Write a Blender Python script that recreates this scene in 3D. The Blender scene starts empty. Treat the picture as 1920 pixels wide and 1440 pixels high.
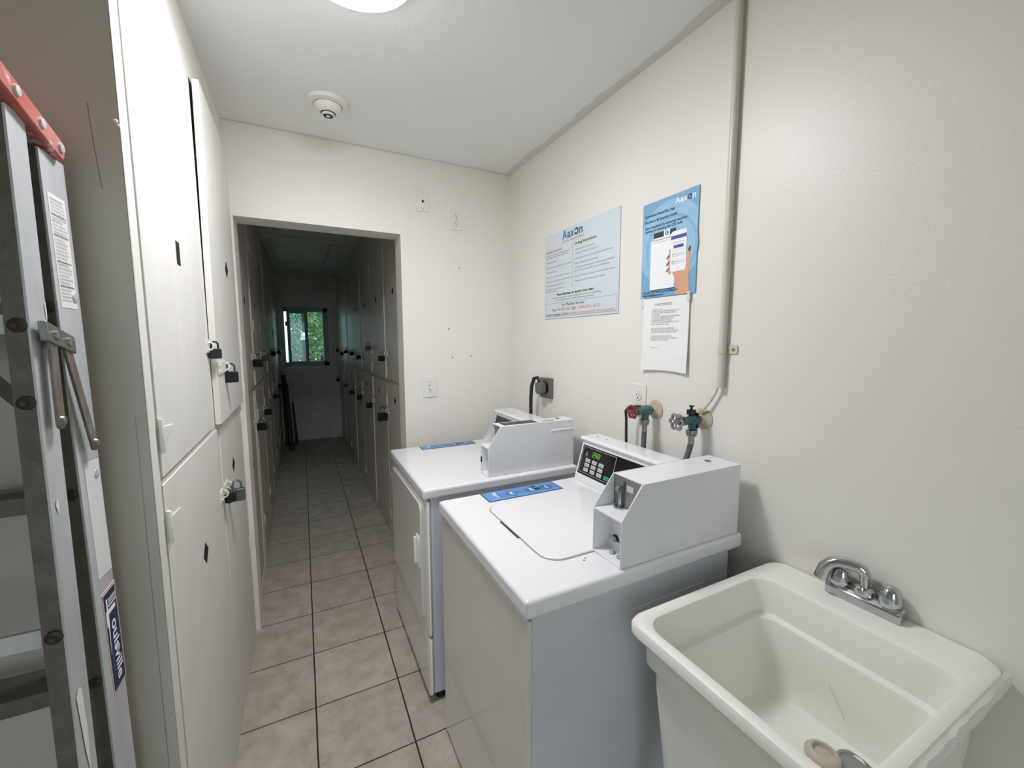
import bpy, bmesh, math, random
from mathutils import Vector, Matrix
random.seed(7)
SC = bpy.context.scene
COL = SC.collection

# ------------------------------------------------------------------ camera
F_PX = 777.29
cam_d = bpy.data.cameras.new('camera'); cam = bpy.data.objects.new('camera', cam_d); COL.objects.link(cam)
cam_d.sensor_width = 36; cam_d.lens = F_PX * 36 / 1920; cam_d.clip_start = .02
RX, RY, RZ = -.1044, .0014, -.468
Mx = Matrix.Rotation(RZ, 3, 'Z') @ Matrix.Rotation(RX, 3, 'X') @ Matrix.Rotation(RY, 3, 'Y')
rt, fw, up = Mx.col[0], Mx.col[1], Mx.col[2]
cam.matrix_world = Matrix(((rt.x, up.x, -fw.x, 0), (rt.y, up.y, -fw.y, 0), (rt.z, up.z, -fw.z, 1.4992), (0, 0, 0, 1)))
SC.camera = cam

# ------------------------------------------------------------------ world, exposure
SKY_STRENGTH = .58
LAMP_STRENGTH = 21.5
w = bpy.data.worlds.new('sky'); SC.world = w; w.use_nodes = True
bg = w.node_tree.nodes['Background']; bg.inputs[0].default_value = (.80, .92, 1.0, 1); bg.inputs[1].default_value = SKY_STRENGTH
SC.view_settings.view_transform = 'Standard'; SC.view_settings.look = 'None'
SC.view_settings.gamma = 1; SC.view_settings.use_curve_mapping = False
SC.view_settings.exposure = 2.33
SC.cycles.max_bounces = 10; SC.cycles.diffuse_bounces = 6; SC.cycles.sample_clamp_indirect = 4

# ------------------------------------------------------------------ materials
def lin(c):
    return tuple(((x/255)/12.92 if x/255 <= .04045 else ((x/255+.055)/1.055)**2.4) for x in c) + (1,)
def mat(name, rgb, rough=.5, metal=0, spot=None, spot_scale=8, amount=.5, bump=0, bump_scale=60, coat=0, stretch=(1,1,1), dirt=None):
    m = bpy.data.materials.new(name); m.use_nodes = True
    nt = m.node_tree; N = nt.nodes; L = nt.links; b = N['Principled BSDF']
    b.inputs['Roughness'].default_value = rough; b.inputs['Metallic'].default_value = metal
    b.inputs['Coat Weight'].default_value = coat; b.inputs['Coat Roughness'].default_value = .08
    tc = N.new('ShaderNodeTexCoord'); mp = N.new('ShaderNodeMapping'); mp.inputs['Scale'].default_value = stretch
    L.new(tc.outputs['Object'], mp.inputs[0])
    col = N.new('ShaderNodeMix'); col.data_type = 'RGBA'
    col.inputs[6].default_value = lin(rgb); col.inputs[7].default_value = lin(spot or tuple(x*.96 for x in rgb))
    nz = N.new('ShaderNodeTexNoise'); nz.inputs['Scale'].default_value = spot_scale; nz.inputs['Detail'].default_value = 5
    L.new(mp.outputs[0], nz.inputs['Vector'])
    mr = N.new('ShaderNodeMapRange'); mr.inputs[1].default_value = .35; mr.inputs[2].default_value = .75; mr.inputs[4].default_value = amount
    L.new(nz.outputs['Fac'], mr.inputs[0]); L.new(mr.outputs[0], col.inputs[0])
    out = col.outputs[2]
    if dirt:
        c2 = N.new('ShaderNodeMix'); c2.data_type = 'RGBA'; c2.inputs[7].default_value = lin(dirt[0])
        n2 = N.new('ShaderNodeTexNoise'); n2.inputs['Scale'].default_value = dirt[1]; n2.inputs['Detail'].default_value = 8; n2.inputs['Roughness'].default_value = .7
        L.new(mp.outputs[0], n2.inputs['Vector'])
        m2 = N.new('ShaderNodeMapRange'); m2.inputs[1].default_value = dirt[2]; m2.inputs[2].default_value = dirt[2]+.06; m2.inputs[4].default_value = dirt[3]
        L.new(n2.outputs['Fac'], m2.inputs[0]); L.new(m2.outputs[0], c2.inputs[0]); L.new(out, c2.inputs[6]); out = c2.outputs[2]
    L.new(out, b.inputs['Base Color'])
    if bump:
        nb = N.new('ShaderNodeTexNoise'); nb.inputs['Scale'].default_value = bump_scale; nb.inputs['Detail'].default_value = 4
        L.new(mp.outputs[0], nb.inputs['Vector'])
        bp = N.new('ShaderNodeBump'); bp.inputs['Strength'].default_value = bump; bp.inputs['Distance'].default_value = .01
        L.new(nb.outputs['Fac'], bp.inputs['Height']); L.new(bp.outputs[0], b.inputs['Normal'])
    return m
def emit(name, rgb, s):
    m = bpy.data.materials.new(name); m.use_nodes = True; b = m.node_tree.nodes['Principled BSDF']
    b.inputs['Base Color'].default_value = lin(rgb); b.inputs['Emission Color'].default_value = lin(rgb); b.inputs['Emission Strength'].default_value = s
    return m

WALL = mat('wall_paint', (232, 229, 222), .42, spot=(227, 223, 215), spot_scale=2.5, bump=.06, bump_scale=150)
WALLF = mat('wall_paint_far', (236, 232, 225), .5, spot=(231, 227, 218), spot_scale=3, bump=.12, bump_scale=90, dirt=((150, 140, 125), 45, .78, .6))
LOCK = mat('locker_paint', (227, 226, 220), .6, spot=(216, 214, 206), spot_scale=14, bump=.25, bump_scale=30, stretch=(1, 1, .25), dirt=((180, 176, 166), 26, .72, .5))
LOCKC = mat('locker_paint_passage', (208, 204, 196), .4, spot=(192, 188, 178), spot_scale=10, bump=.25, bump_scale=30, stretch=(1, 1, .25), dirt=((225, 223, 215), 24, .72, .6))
PANEL = mat('end_panel_paint', (196, 192, 184), .55, spot=(186, 181, 172), spot_scale=2, bump=.1, bump_scale=60)
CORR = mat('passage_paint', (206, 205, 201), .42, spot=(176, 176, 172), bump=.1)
TRIMP = mat('white_trim_paint', (232, 231, 226), .4)
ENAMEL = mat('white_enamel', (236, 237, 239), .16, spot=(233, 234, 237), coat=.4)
ENAMEL_F = mat('white_enamel_front_shade', (214, 212, 208), .12, spot=(209, 207, 203), coat=.5)  # darker copy of the enamel: shade on the fronts put into its colour
ENAMEL_B = mat('white_enamel_side_shade', (204, 207, 215), .32)  # white enamel again, with the sides' bluish daylight shade put into the colour
HOUSING = mat('coinbox_enamel', (230, 231, 234), .3, bump=.03, bump_scale=300)
GREYM = mat('coin_slide_grey', (150, 152, 153), .4, .6, spot=(120, 122, 124))
RIVD = mat('dark_rivet', (74, 66, 60), .5, .5, spot=(50, 42, 38), spot_scale=60)
SCUFF = mat('scuff', (120, 114, 106), .8)
GREYL = mat('seam_grey', (150, 152, 152), .5)
CHROME = mat('chrome', (200, 202, 203), .12, 1, spot=(160, 162, 163), spot_scale=25, bump=.02)
STEEL = mat('zinc_steel', (160, 160, 156), .35, .9, spot=(110, 108, 103), spot_scale=30)
ALU = mat('ladder_aluminium', (208, 211, 214), .42, .3, spot=(160, 163, 165), spot_scale=18, stretch=(1, 1, .2), bump=.1, dirt=((238, 238, 235), 20, .72, .9))
ALUD = mat('ladder_aluminium_shade', (112, 109, 103), .55, .5, spot=(74, 70, 64), spot_scale=30, bump=.2, bump_scale=50)  # shaded copy of the aluminium: dimness away from the lamp put into the colour
REDP = mat('red_plastic_painted', (176, 74, 62), .5, spot=(196, 140, 132), spot_scale=14, amount=.9, dirt=((222, 210, 205), 22, .58, .8))
RUST = mat('rusty_steel_bar', (132, 128, 122), .5, .5, spot=(104, 84, 68), spot_scale=30, amount=.8, bump=.2)
BLACK = mat('black_plastic', (22, 22, 24), .4)
BLACKG = mat('black_glass_panel', (10, 12, 18), .18)
DARK = mat('dark_hole', (12, 11, 10), .9)
SINK = mat('sink_plastic', (238, 238, 231), .38, spot=(233, 233, 224), spot_scale=4, bump=.05, bump_scale=200, dirt=((150, 145, 125), 9, .7, .35))
SINKR = SINK
RUBBER = mat('beige_rubber', (190, 182, 168), .6)
PVC = mat('pipe_paint', (206, 203, 190), .35, spot=(196, 192, 178), spot_scale=8)
TEAL = mat('green_painted_brass', (52, 104, 100), .45, .3, spot=(104, 118, 104), spot_scale=40, amount=.8, bump=.2)
TEALB = mat('blue_green_painted_brass', (50, 92, 104), .4, .3, spot=(84, 100, 98), spot_scale=40, amount=.7, bump=.2)
REDW = mat('red_handwheel', (120, 40, 48), .4, .2, spot=(150, 90, 90), spot_scale=60)
ESC = mat('stained_escutcheon', (206, 192, 172), .45, spot=(150, 108, 72), spot_scale=28, amount=.7, bump=.15)
HOSE = mat('grey_rubber_hose', (96, 99, 104), .5)
CORDM = mat('black_cord', (28, 28, 30), .5)
GREYB = mat('grey_outlet_plate', (120, 118, 112), .5, .3, spot=(96, 92, 86), spot_scale=40)
PLUGM = mat('grey_plug', (96, 97, 98), .55)
PLATE = mat('wall_plate_white', (232, 231, 226), .35)
PAPER = mat('paper_white', (238, 238, 236), .7)
P1 = mat('pale_blue_board', (208, 219, 224), .35, spot=(204, 214, 219), spot_scale=3)
P2 = mat('poster_blue', (124, 172, 208), .4, spot=(118, 166, 203), spot_scale=3)
P2L = mat('poster_light_blue', (152, 194, 222), .4)
P2M = mat('poster_ring_blue', (134, 182, 214), .4)
INK = mat('print_black', (52, 54, 60), .6)
INKL = mat('print_grey', (132, 137, 142), .6)
INKB = mat('print_blue', (34, 108, 176), .6)
INKN = mat('print_navy', (30, 52, 92), .6)
INKR = mat('print_red', (196, 120, 112), .6)
INKRL = mat('print_orange', (210, 140, 124), .6)
INKW = mat('print_white', (240, 243, 246), .6)
SKIN = mat('poster_hand', (222, 164, 134), .6)
NAIL = mat('poster_nail', (96, 50, 44), .6)
APPB = mat('poster_app_blue', (50, 88, 158), .6)
STICK = mat('machine_sticker_blue', (92, 152, 214), .3)
STICKC = mat('machine_sticker_circle', (62, 120, 184), .3)
STICKE = mat('machine_sticker_edge', (20, 30, 52), .3)
NAVY = mat('navy_label', (22, 26, 78), .4)
LRED = mat('label_red_line', (176, 92, 84), .4)
LWHITE = mat('label_white', (230, 228, 224), .4)
TAPE = mat('white_tape', (222, 224, 222), .5, dirt=((150, 148, 140), 30, .68, .6))
GLED = emit('green_display', (130, 205, 50), .28)
GDIM = mat('display_window', (28, 46, 20), .3)
KEY = mat('key_white', (206, 208, 206), .4)
KEYG = mat('key_green', (40, 160, 128), .4)
LOCKB = mat('padlock_black', (20, 20, 22), .35)
LOCKS = mat('padlock_laminated_steel', (120, 122, 128), .35, .9, spot=(76, 78, 84), spot_scale=60, stretch=(.1, .1, 3))
SHK = mat('shackle_steel', (150, 150, 148), .25, 1)
WINF = mat('window_aluminium', (150, 162, 166), .5, .3)
LEAF = mat('leaf_green', (84, 118, 66), .5, spot=(158, 184, 126), spot_scale=5, amount=1)
LEAFT = mat('leaf_blue_green', (72, 116, 100), .5, spot=(150, 184, 168), spot_scale=5, amount=1)
BARK = mat('bark', (40, 38, 36), .9)
GRASS = mat('outdoor_ground', (90, 110, 80), .9)
WHITEB = mat('white_stucco', (236, 240, 240), .8)
RAG = mat('grey_cloth', (150, 148, 142), .9)
DARKW = mat('dark_boards', (26, 24, 26), .6)

def floor_mat():
    m = bpy.data.materials.new('beige_ceramic_tile'); m.use_nodes = True
    nt = m.node_tree; N = nt.nodes; L = nt.links; b = N['Principled BSDF']
    tc = N.new('ShaderNodeTexCoord'); sp = N.new('ShaderNodeSeparateXYZ'); L.new(tc.outputs['Object'], sp.inputs[0])
    def math_(op, a, bb=None):
        n = N.new('ShaderNodeMath'); n.operation = op
        for i, x in enumerate((a, bb)):
            if x is None: continue
            if isinstance(x, (int, float)): n.inputs[i].default_value = x
            else: L.new(x, n.inputs[i])
        return n.outputs[0]
    wob = N.new('ShaderNodeTexNoise'); wob.inputs['Scale'].default_value = 6; L.new(tc.outputs['Object'], wob.inputs[0])
    wb = math_('MULTIPLY', math_('SUBTRACT', wob.outputs['Fac'], .5), .004)
    def dist(o, off):
        q = math_('ADD', math_('SUBTRACT', o, off), wb)
        f = math_('FRACT', math_('DIVIDE', math_('ADD', q, 33.0), .33))
        return math_('MULTIPLY', math_('SUBTRACT', .5, math_('ABSOLUTE', math_('SUBTRACT', f, .5))), .33)
    dx = dist(sp.outputs[0], -.018); dy = dist(sp.outputs[1], 1.753)
    d = math_('MINIMUM', dx, math_('MULTIPLY', dy, 1.25))
    g = N.new('ShaderNodeMapRange'); g.inputs[1].default_value = .0022; g.inputs[2].default_value = .0036; L.new(d, g.inputs[0])
    n1 = N.new('ShaderNodeTexNoise'); n1.inputs['Scale'].default_value = 11; n1.inputs['Detail'].default_value = 10; n1.inputs['Roughness'].default_value = .65
    n1.inputs['Distortion'].default_value = .15
    L.new(tc.outputs['Object'], n1.inputs[0])
    cr = N.new('ShaderNodeValToRGB'); L.new(n1.outputs['Fac'], cr.inputs[0])
    cr.color_ramp.elements[0].position = .32; cr.color_ramp.elements[0].color = lin((170, 157, 143))
    cr.color_ramp.elements[1].position = .66; cr.color_ramp.elements[1].color = lin((198, 190, 179))
    # tiles differ slightly
    tid = math_('ADD', math_('MULTIPLY', math_('FLOOR', math_('DIVIDE', math_('ADD', sp.outputs[0], 33.018), .33)), 7.31),
                math_('MULTIPLY', math_('FLOOR', math_('DIVIDE', math_('ADD', sp.outputs[1], 31.247), .33)), 3.77))
    wn = N.new('ShaderNodeTexWhiteNoise'); wn.noise_dimensions = '1D'; L.new(tid, wn.inputs['W'])
    hs = N.new('ShaderNodeHueSaturation'); L.new(cr.outputs[0], hs.inputs['Color'])
    L.new(math_('ADD', math_('MULTIPLY', wn.outputs['Value'], .12), .93), hs.inputs['Value'])
    mx = N.new('ShaderNodeMix'); mx.data_type = 'RGBA'; L.new(g.outputs[0], mx.inputs[0])
    mx.inputs[6].default_value = lin((52, 43, 40)); L.new(hs.outputs[0], mx.inputs[7]); L.new(mx.outputs[2], b.inputs['Base Color'])
    b.inputs['Roughness'].default_value = .5
    b.inputs['Specular IOR Level'].default_value = .35
    bp = N.new('ShaderNodeBump'); bp.inputs['Strength'].default_value = .5; bp.inputs['Distance'].default_value = .004
    L.new(g.outputs[0], bp.inputs['Height']); L.new(bp.outputs[0], b.inputs['Normal'])
    return m
def ceil_mat():
    m = mat('ceiling_paint', (236, 237, 236), .6, spot=(231, 232, 230), spot_scale=2, bump=.1, bump_scale=80)
    nt = m.node_tree; N = nt.nodes; L = nt.links; b = N['Principled BSDF']
    src = b.inputs['Base Color'].links[0].from_socket
    tc = N.new('ShaderNodeTexCoord'); sp = N.new('ShaderNodeSeparateXYZ'); L.new(tc.outputs['Object'], sp.inputs[0])
    nz = N.new('ShaderNodeTexNoise'); nz.inputs['Scale'].default_value = 5; nz.inputs['Detail'].default_value = 4; L.new(tc.outputs['Object'], nz.inputs[0])
    def M(op, a, bb):
        n = N.new('ShaderNodeMath'); n.operation = op
        for i, x in enumerate((a, bb)):
            if isinstance(x, (int, float)): n.inputs[i].default_value = x
            else: L.new(x, n.inputs[i])
        return n.outputs[0]
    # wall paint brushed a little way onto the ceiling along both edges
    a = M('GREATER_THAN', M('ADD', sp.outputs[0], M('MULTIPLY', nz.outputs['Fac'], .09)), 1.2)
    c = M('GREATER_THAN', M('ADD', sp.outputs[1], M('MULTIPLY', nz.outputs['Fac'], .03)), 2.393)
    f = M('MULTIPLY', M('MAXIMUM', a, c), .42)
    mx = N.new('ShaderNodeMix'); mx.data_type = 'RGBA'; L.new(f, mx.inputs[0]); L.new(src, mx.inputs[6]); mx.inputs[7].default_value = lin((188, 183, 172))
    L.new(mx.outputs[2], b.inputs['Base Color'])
    return m
def glass_mat():
    m = bpy.data.materials.new('window_glass'); m.use_nodes = True; nt = m.node_tree; N = nt.nodes; L = nt.links
    N.remove(N['Principled BSDF']); o = N['Material Output']
    t = N.new('ShaderNodeBsdfTransparent'); t.inputs[0].default_value = (.78, .94, .93, 1)
    g = N.new('ShaderNodeBsdfGlossy'); g.inputs['Roughness'].default_value = .05
    fr = N.new('ShaderNodeFresnel'); fr.inputs[0].default_value = 1.45; mx = N.new('ShaderNodeMixShader')
    L.new(fr.outputs[0], mx.inputs[0]); L.new(t.outputs[0], mx.inputs[1]); L.new(g.outputs[0], mx.inputs[2]); L.new(mx.outputs[0], o.inputs['Surface'])
    return m
FLOOR, CEIL, GLASS = floor_mat(), ceil_mat(), glass_mat()

# ------------------------------------------------------------------ mesh helpers
def V3(p): return Vector(p)
class MB:
    def __init__(s): s.v = []; s.f = []; s.sm = []
    def add(s, vs, fs, smooth=False):
        n = len(s.v); s.v += [Vector(p) for p in vs]; s.f += [[i+n for i in q] for q in fs]; s.sm += [smooth]*len(fs); return s
    def box(s, x0, x1, y0, y1, z0, z1):
        return s.hexa([(x0,y0,z0),(x1,y0,z0),(x1,y1,z0),(x0,y1,z0)], [(x0,y0,z1),(x1,y0,z1),(x1,y1,z1),(x0,y1,z1)])
    def hexa(s, a, b):
        return s.add(list(a)+list(b), [(3,2,1,0),(4,5,6,7),(0,1,5,4),(1,2,6,5),(2,3,7,6),(3,0,4,7)])
    def prism(s, pts, axis, a0, a1):
        def P(p, a):
            return {'x': (a, p[0], p[1]), 'y': (p[0], a, p[1]), 'z': (p[0], p[1], a)}[axis]
        n = len(pts)
        return s.add([P(p, a0) for p in pts]+[P(p, a1) for p in pts],
                     [list(range(n))[::-1], list(range(n, 2*n))]+[(i, (i+1) % n, n+(i+1) % n, n+i) for i in range(n)])
    def rings(s, rs, close=True, cap0=False, cap1=False, smooth=True):
        n = len(rs[0]); fs = []
        for k in range(len(rs)-1):
            for i in range(n if close else n-1):
                j = (i+1) % n; fs.append((k*n+i, k*n+j, (k+1)*n+j, (k+1)*n+i))
        s.add([p for r in rs for p in r], fs, smooth)
        if cap0: s.add(rs[0], [list(range(n))[::-1]])
        if cap1: s.add(rs[-1], [list(range(n))])
        return s
    def tube(s, path, r, n=12, caps=True, flat=1.0, upv=None):
        path = [Vector(p) for p in path]; rr = r if isinstance(r, (list, tuple)) else [r]*len(path); rs = []; prev = None
        for i, p in enumerate(path):
            t = (path[min(i+1, len(path)-1)]-path[max(i-1, 0)]).normalized()
            if prev is None:
                u = Vector(upv) if upv else (Vector((0,0,1)) if abs(t.z) < .9 else Vector((1,0,0)))
                u = (u-t*u.dot(t)).normalized()
            else: u = (prev-t*prev.dot(t)).normalized()
            prev = u; q = t.cross(u)
            rs.append([p+(u*math.cos(a)*flat+q*math.sin(a))*rr[i] for a in [2*math.pi*k/n for k in range(n)]])
        return s.rings(rs, True, caps, caps)
    def cyl(s, p0, p1, r, r1=None, n=24): return s.tube([p0, p1], [r, r if r1 is None else r1], n)
    def lathe(s, prof, o, axis=(0,0,1), n=32):
        o = Vector(o); ax = Vector(axis).normalized(); u = ax.orthogonal().normalized(); q = ax.cross(u)
        return s.rings([[o+ax*h+(u*math.cos(a)+q*math.sin(a))*max(r, 1e-5) for a in [2*math.pi*k/n for k in range(n)]] for r, h in prof], True, True, True)
    def arc(s, c, u, v, R, r, a0, a1, n=20, m=10):
        c, u, v = Vector(c), Vector(u).normalized(), Vector(v).normalized()
        return s.tube([c+(u*math.cos(a)+v*math.sin(a))*R for a in [a0+(a1-a0)*k/n for k in range(n+1)]], r, m, upv=u.cross(v))
    def ball(s, c, r, n=14):
        return s.lathe([(r*math.sin(math.pi*k/8), -r*math.cos(math.pi*k/8)) for k in range(9)], c, n=n)
    def poly(s, pts): return s.add(pts, [list(range(len(pts)))])
    def xf(s, fn): s.v = [Vector(fn(p)) for p in s.v]; return s

def text_mesh(body, bold=0.0, align='LEFT'):
    cu = bpy.data.curves.new('lettering', 'FONT'); cu.body = body; cu.size = 1; cu.offset = bold; cu.resolution_u = 3; cu.align_x = align
    ob = bpy.data.objects.new('lettering', cu); COL.objects.link(ob)
    me = bpy.data.meshes.new_from_object(ob.evaluated_get(bpy.context.evaluated_depsgraph_get()))
    vs = [v.co.copy() for v in me.vertices]; fs = [list(p.vertices) for p in me.polygons]
    bpy.data.objects.remove(ob); bpy.data.curves.remove(cu); bpy.data.meshes.remove(me)
    return vs, fs
def write(mb, body, o, ux, uy, size, width=None, bold=0.0, align='LEFT', shear=0):
    vs, fs = text_mesh(body, bold, align)
    if not vs: return
    o, ux, uy = Vector(o), Vector(ux), Vector(uy)
    w = max(v.x for v in vs)-min(v.x for v in vs); k = (width/w) if width else size
    mb.add([o+ux*(v.x*k+v.y*size*shear)+uy*(v.y*size) for v in vs], fs)

def tag(o, label=None, cat=None, group=None, kind=None):
    if label: o['label'] = label
    if cat: o['category'] = cat
    if group: o['group'] = group
    if kind: o['kind'] = kind
    return o
def root_of(o):
    while o.parent: o = o.parent
    return o
def build(name, mb, m, parent=None, bevel=0, seg=2, angle=40, label=None, solid=0):
    me = bpy.data.meshes.new(name)
    if parent: org = Vector(root_of(parent).location)
    else:
        xs, ys, zs = zip(*[tuple(p) for p in mb.v]); org = Vector(((min(xs)+max(xs))/2, (min(ys)+max(ys))/2, min(zs)))
    me.from_pydata([p-org for p in mb.v], [], mb.f)
    b = bmesh.new(); b.from_mesh(me); bmesh.ops.remove_doubles(b, verts=b.verts, dist=1e-6); bmesh.ops.recalc_face_normals(b, faces=b.faces); b.to_mesh(me); b.free()
    for p in me.polygons: p.use_smooth = True
    me.set_sharp_from_angle(angle=math.radians(angle))
    me.materials.append(m); o = bpy.data.objects.new(name, me); COL.objects.link(o)
    if parent: o.parent = parent
    else: o.location = org
    if bevel:
        md = o.modifiers.new('soft_edges', 'BEVEL'); md.width = bevel; md.segments = seg; md.limit_method = 'ANGLE'; md.angle_limit = math.radians(35); md.harden_normals = False
    if label: o['label'] = label
    return o
def thing(name, loc, label, cat, group=None):
    o = bpy.data.objects.new(name, None); COL.objects.link(o); o.location = loc; o.empty_display_size = .05
    return tag(o, label, cat, group)
def B(*a): return MB().box(*a)
def struct(name, mb, m, **k): return tag(build(name, mb, m, **k), kind='structure')
def rrect(x0, x1, y0, y1, r, n=6):
    out = []
    for cx, cy, a in ((x1-r, y1-r, 0), (x0+r, y1-r, 90), (x0+r, y0+r, 180), (x1-r, y0+r, 270)):
        out += [(cx+r*math.cos(math.radians(a+90*k/n)), cy+r*math.sin(math.radians(a+90*k/n))) for k in range(n+1)]
    return out

# ------------------------------------------------------------------ room shell
XR, YF, ZC, ZP = 1.2, 2.397, 2.51, 2.45
fl = MB().box(-1.6, 1.35, -1.55, 7.2, -.06, 0)
o = struct('floor', fl, FLOOR)
off = o.location.copy(); o.data.transform(Matrix.Translation(off)); o.location = (0, 0, 0)      # texture in room coordinates
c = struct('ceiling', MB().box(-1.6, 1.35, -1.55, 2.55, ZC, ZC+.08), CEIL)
off = c.location.copy(); c.data.transform(Matrix.Translation(off)); c.location = (0, 0, 0)
struct('ceiling_passage', MB().box(-1.0, 1.35, 2.55, 7.2, ZP, ZP+.08), CORR)
struct('wall_right', MB().box(XR, XR+.12, -1.55, 2.55, 0, ZC), WALL)
struct('wall_left', MB().box(-1.6, -1.5, -1.55, 2.55, 0, ZC), PANEL)
struct('wall_left_soffit', MB().box(-1.5, -.284, 1.06, YF, 2.385, ZC), WALL)
wf = MB().box(-1.5, -.26, YF, 2.549, 0, ZC).box(.519, XR, YF, 2.549, 0, ZC).box(-.26, .519, YF, 2.549, 2.087, ZC)
struct('wall_far', wf, WALLF)
struct('wall_near', MB().box(-1.6, -.9, -1.55, -1.45, 0, ZC).box(.15, XR, -1.55, -1.45, 0, ZC).box(-.9, .15, -1.55, -1.45, 2.1, ZC), WALL)
struct('wall_passage_left', MB().box(-1.0, -.9, 2.55, 7.2, 0, ZP), CORR)
struct('wall_passage_right', MB().box(1.12, 1.22, 2.55, 7.2, 0, ZP), CORR)
WX0, WX1, WZ0, WZ1 = -.225, .372, 1.125, 1.99
we = MB().box(-.9, WX0, 6.94, 7.08, 0, ZP).box(WX1, 1.12, 6.94, 7.08, 0, ZP).box(WX0, WX1, 6.94, 7.08, 0, WZ0).box(WX0, WX1, 6.94, 7.08, WZ1, ZP)
struct('wall_passage_end', we, CORR)
struct('baseboard_passage_end', MB().box(-.31, .51, 6.925, 6.94, 0, .1), CORR, bevel=.003)

# sliding window in the end wall
wd = struct('window_1', MB().box(WX0, WX0+.012, 6.96, 7.06, WZ0, WZ1).box(WX1-.07, WX1, 6.96, 7.06, WZ0, WZ1).box(WX0, WX1, 6.96, 7.06, WZ1-.06, WZ1)
            .box(WX0, WX1, 6.96, 7.06, WZ0, WZ0+.06), WINF, bevel=.003)
s = MB()
s.box(-.178, -.138, 6.965, 6.99, 1.165, 1.945).box(.055, .1, 6.965, 6.99, 1.165, 1.945).box(-.138, .055, 6.965, 6.99, 1.9, 1.945).box(-.138, .055, 6.965, 6.99, 1.165, 1.195)
sash = build('sliding_sash', s, WINF, wd, bevel=.002)
build('glass_pane', B(-.138, .055, 6.975, 6.979, 1.195, 1.9), GLASS, sash)
build('sash_latch', B(-.197, -.178, 6.955, 6.985, 1.72, 1.78), BLACK, sash, bevel=.002)
build('glass_pane', B(.1, WX1-.07, 7.03, 7.034, WZ0+.06, WZ1-.06), GLASS, wd)
build('sill_rail', B(.1, WX1-.07, 7.0, 7.05, WZ0+.06, WZ0+.075), TRIMP, wd, bevel=.002)
struct('trim_1', MB().box(-.245, .385, 6.925, 6.965, 1.095, 1.122), TRIMP, bevel=.003)
bt = thing('bottle', (.272, 6.985, 1.186), 'small white bottle with black cap on the window sill at the passage end', 'bottle')
build('body', MB().lathe([(.022, 0), (.022, .045), (.012, .07), (.008, .075)], (.272, 6.985, 1.186), n=16), PLATE, bt)
build('cap', MB().cyl((.272, 6.985, 1.261), (.272, 6.985, 1.276), .011, n=12), BLACK, bt)

# ------------------------------------------------------------------ ceiling lamp and detector
lp = thing('ceiling_lamp', (.172, 1.256, ZC), 'round white flush dome lamp glowing on the ceiling', 'lamp')
build('base_ring', MB().lathe([(.158, -.001), (.166, -.001), (.166, -.018), (.158, -.022)], (.172, 1.256, ZC), n=64), PLATE, lp)
LAMPM = emit('lamp_diffuser', (251, 250, 255), LAMP_STRENGTH)      # emission dimmed towards the rim, shaped to keep the nearby ceiling from blowing out
_n = LAMPM.node_tree.nodes; _l = LAMPM.node_tree.links
_tc = _n.new('ShaderNodeTexCoord'); _sp = _n.new('ShaderNodeSeparateXYZ'); _l.new(_tc.outputs['Object'], _sp.inputs[0])
_mr = _n.new('ShaderNodeMapRange'); _l.new(_sp.outputs[2], _mr.inputs[0])
_mr.inputs[1].default_value = -.030; _mr.inputs[2].default_value = -.054; _mr.inputs[3].default_value = LAMP_STRENGTH*.06; _mr.inputs[4].default_value = LAMP_STRENGTH
_l.new(_mr.outputs[0], _n['Principled BSDF'].inputs['Emission Strength'])
build('diffuser', MB().lathe([(.157, -.010), (.159, -.022), (.154, -.032), (.138, -.042), (.110, -.050), (.07, -.056), (.03, -.0585), (0, -.059)], (.172, 1.256, ZC), n=64), LAMPM, lp)
sd = thing('smoke_detector', (.149, 2.03, ZC), 'round white smoke detector on the ceiling beyond the lamp', 'smoke detector')
build('base', MB().lathe([(.083, -.0005), (.083, -.006), (.078, -.014), (.06, -.018)], (.149, 2.03, ZC), n=48), PLATE, sd)
build('body', MB().lathe([(.056, -.014), (.054, -.03), (.044, -.042), (.03, -.047), (.03, -.044)], (.149, 2.03, ZC), n=48), PLATE, sd)
build('body_seam', MB().lathe([(.0585, -.0155), (.0575, -.0185), (.0555, -.0185)], (.149, 2.03, ZC), n=48), SCUFF, sd)
build('sensor_slot', MB().lathe([(.0195, -.0555), (.0190, -.0578), (.0165, -.0578)], (.149, 2.03, ZC), n=32), DARK, sd)
build('vent_ring', MB().lathe([(.029, -.04), (.029, -.049), (.024, -.049)], (.149, 2.03, ZC), n=32), DARK, sd)
build('sensor_cap', MB().lathe([(.026, -.046), (.026, -.054), (.02, -.057), (.019, -.052), (.013, -.058), (.012, -.054), (.006, -.06), (0, -.06)], (.149, 2.03, ZC), n=32), PLATE, sd)

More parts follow.
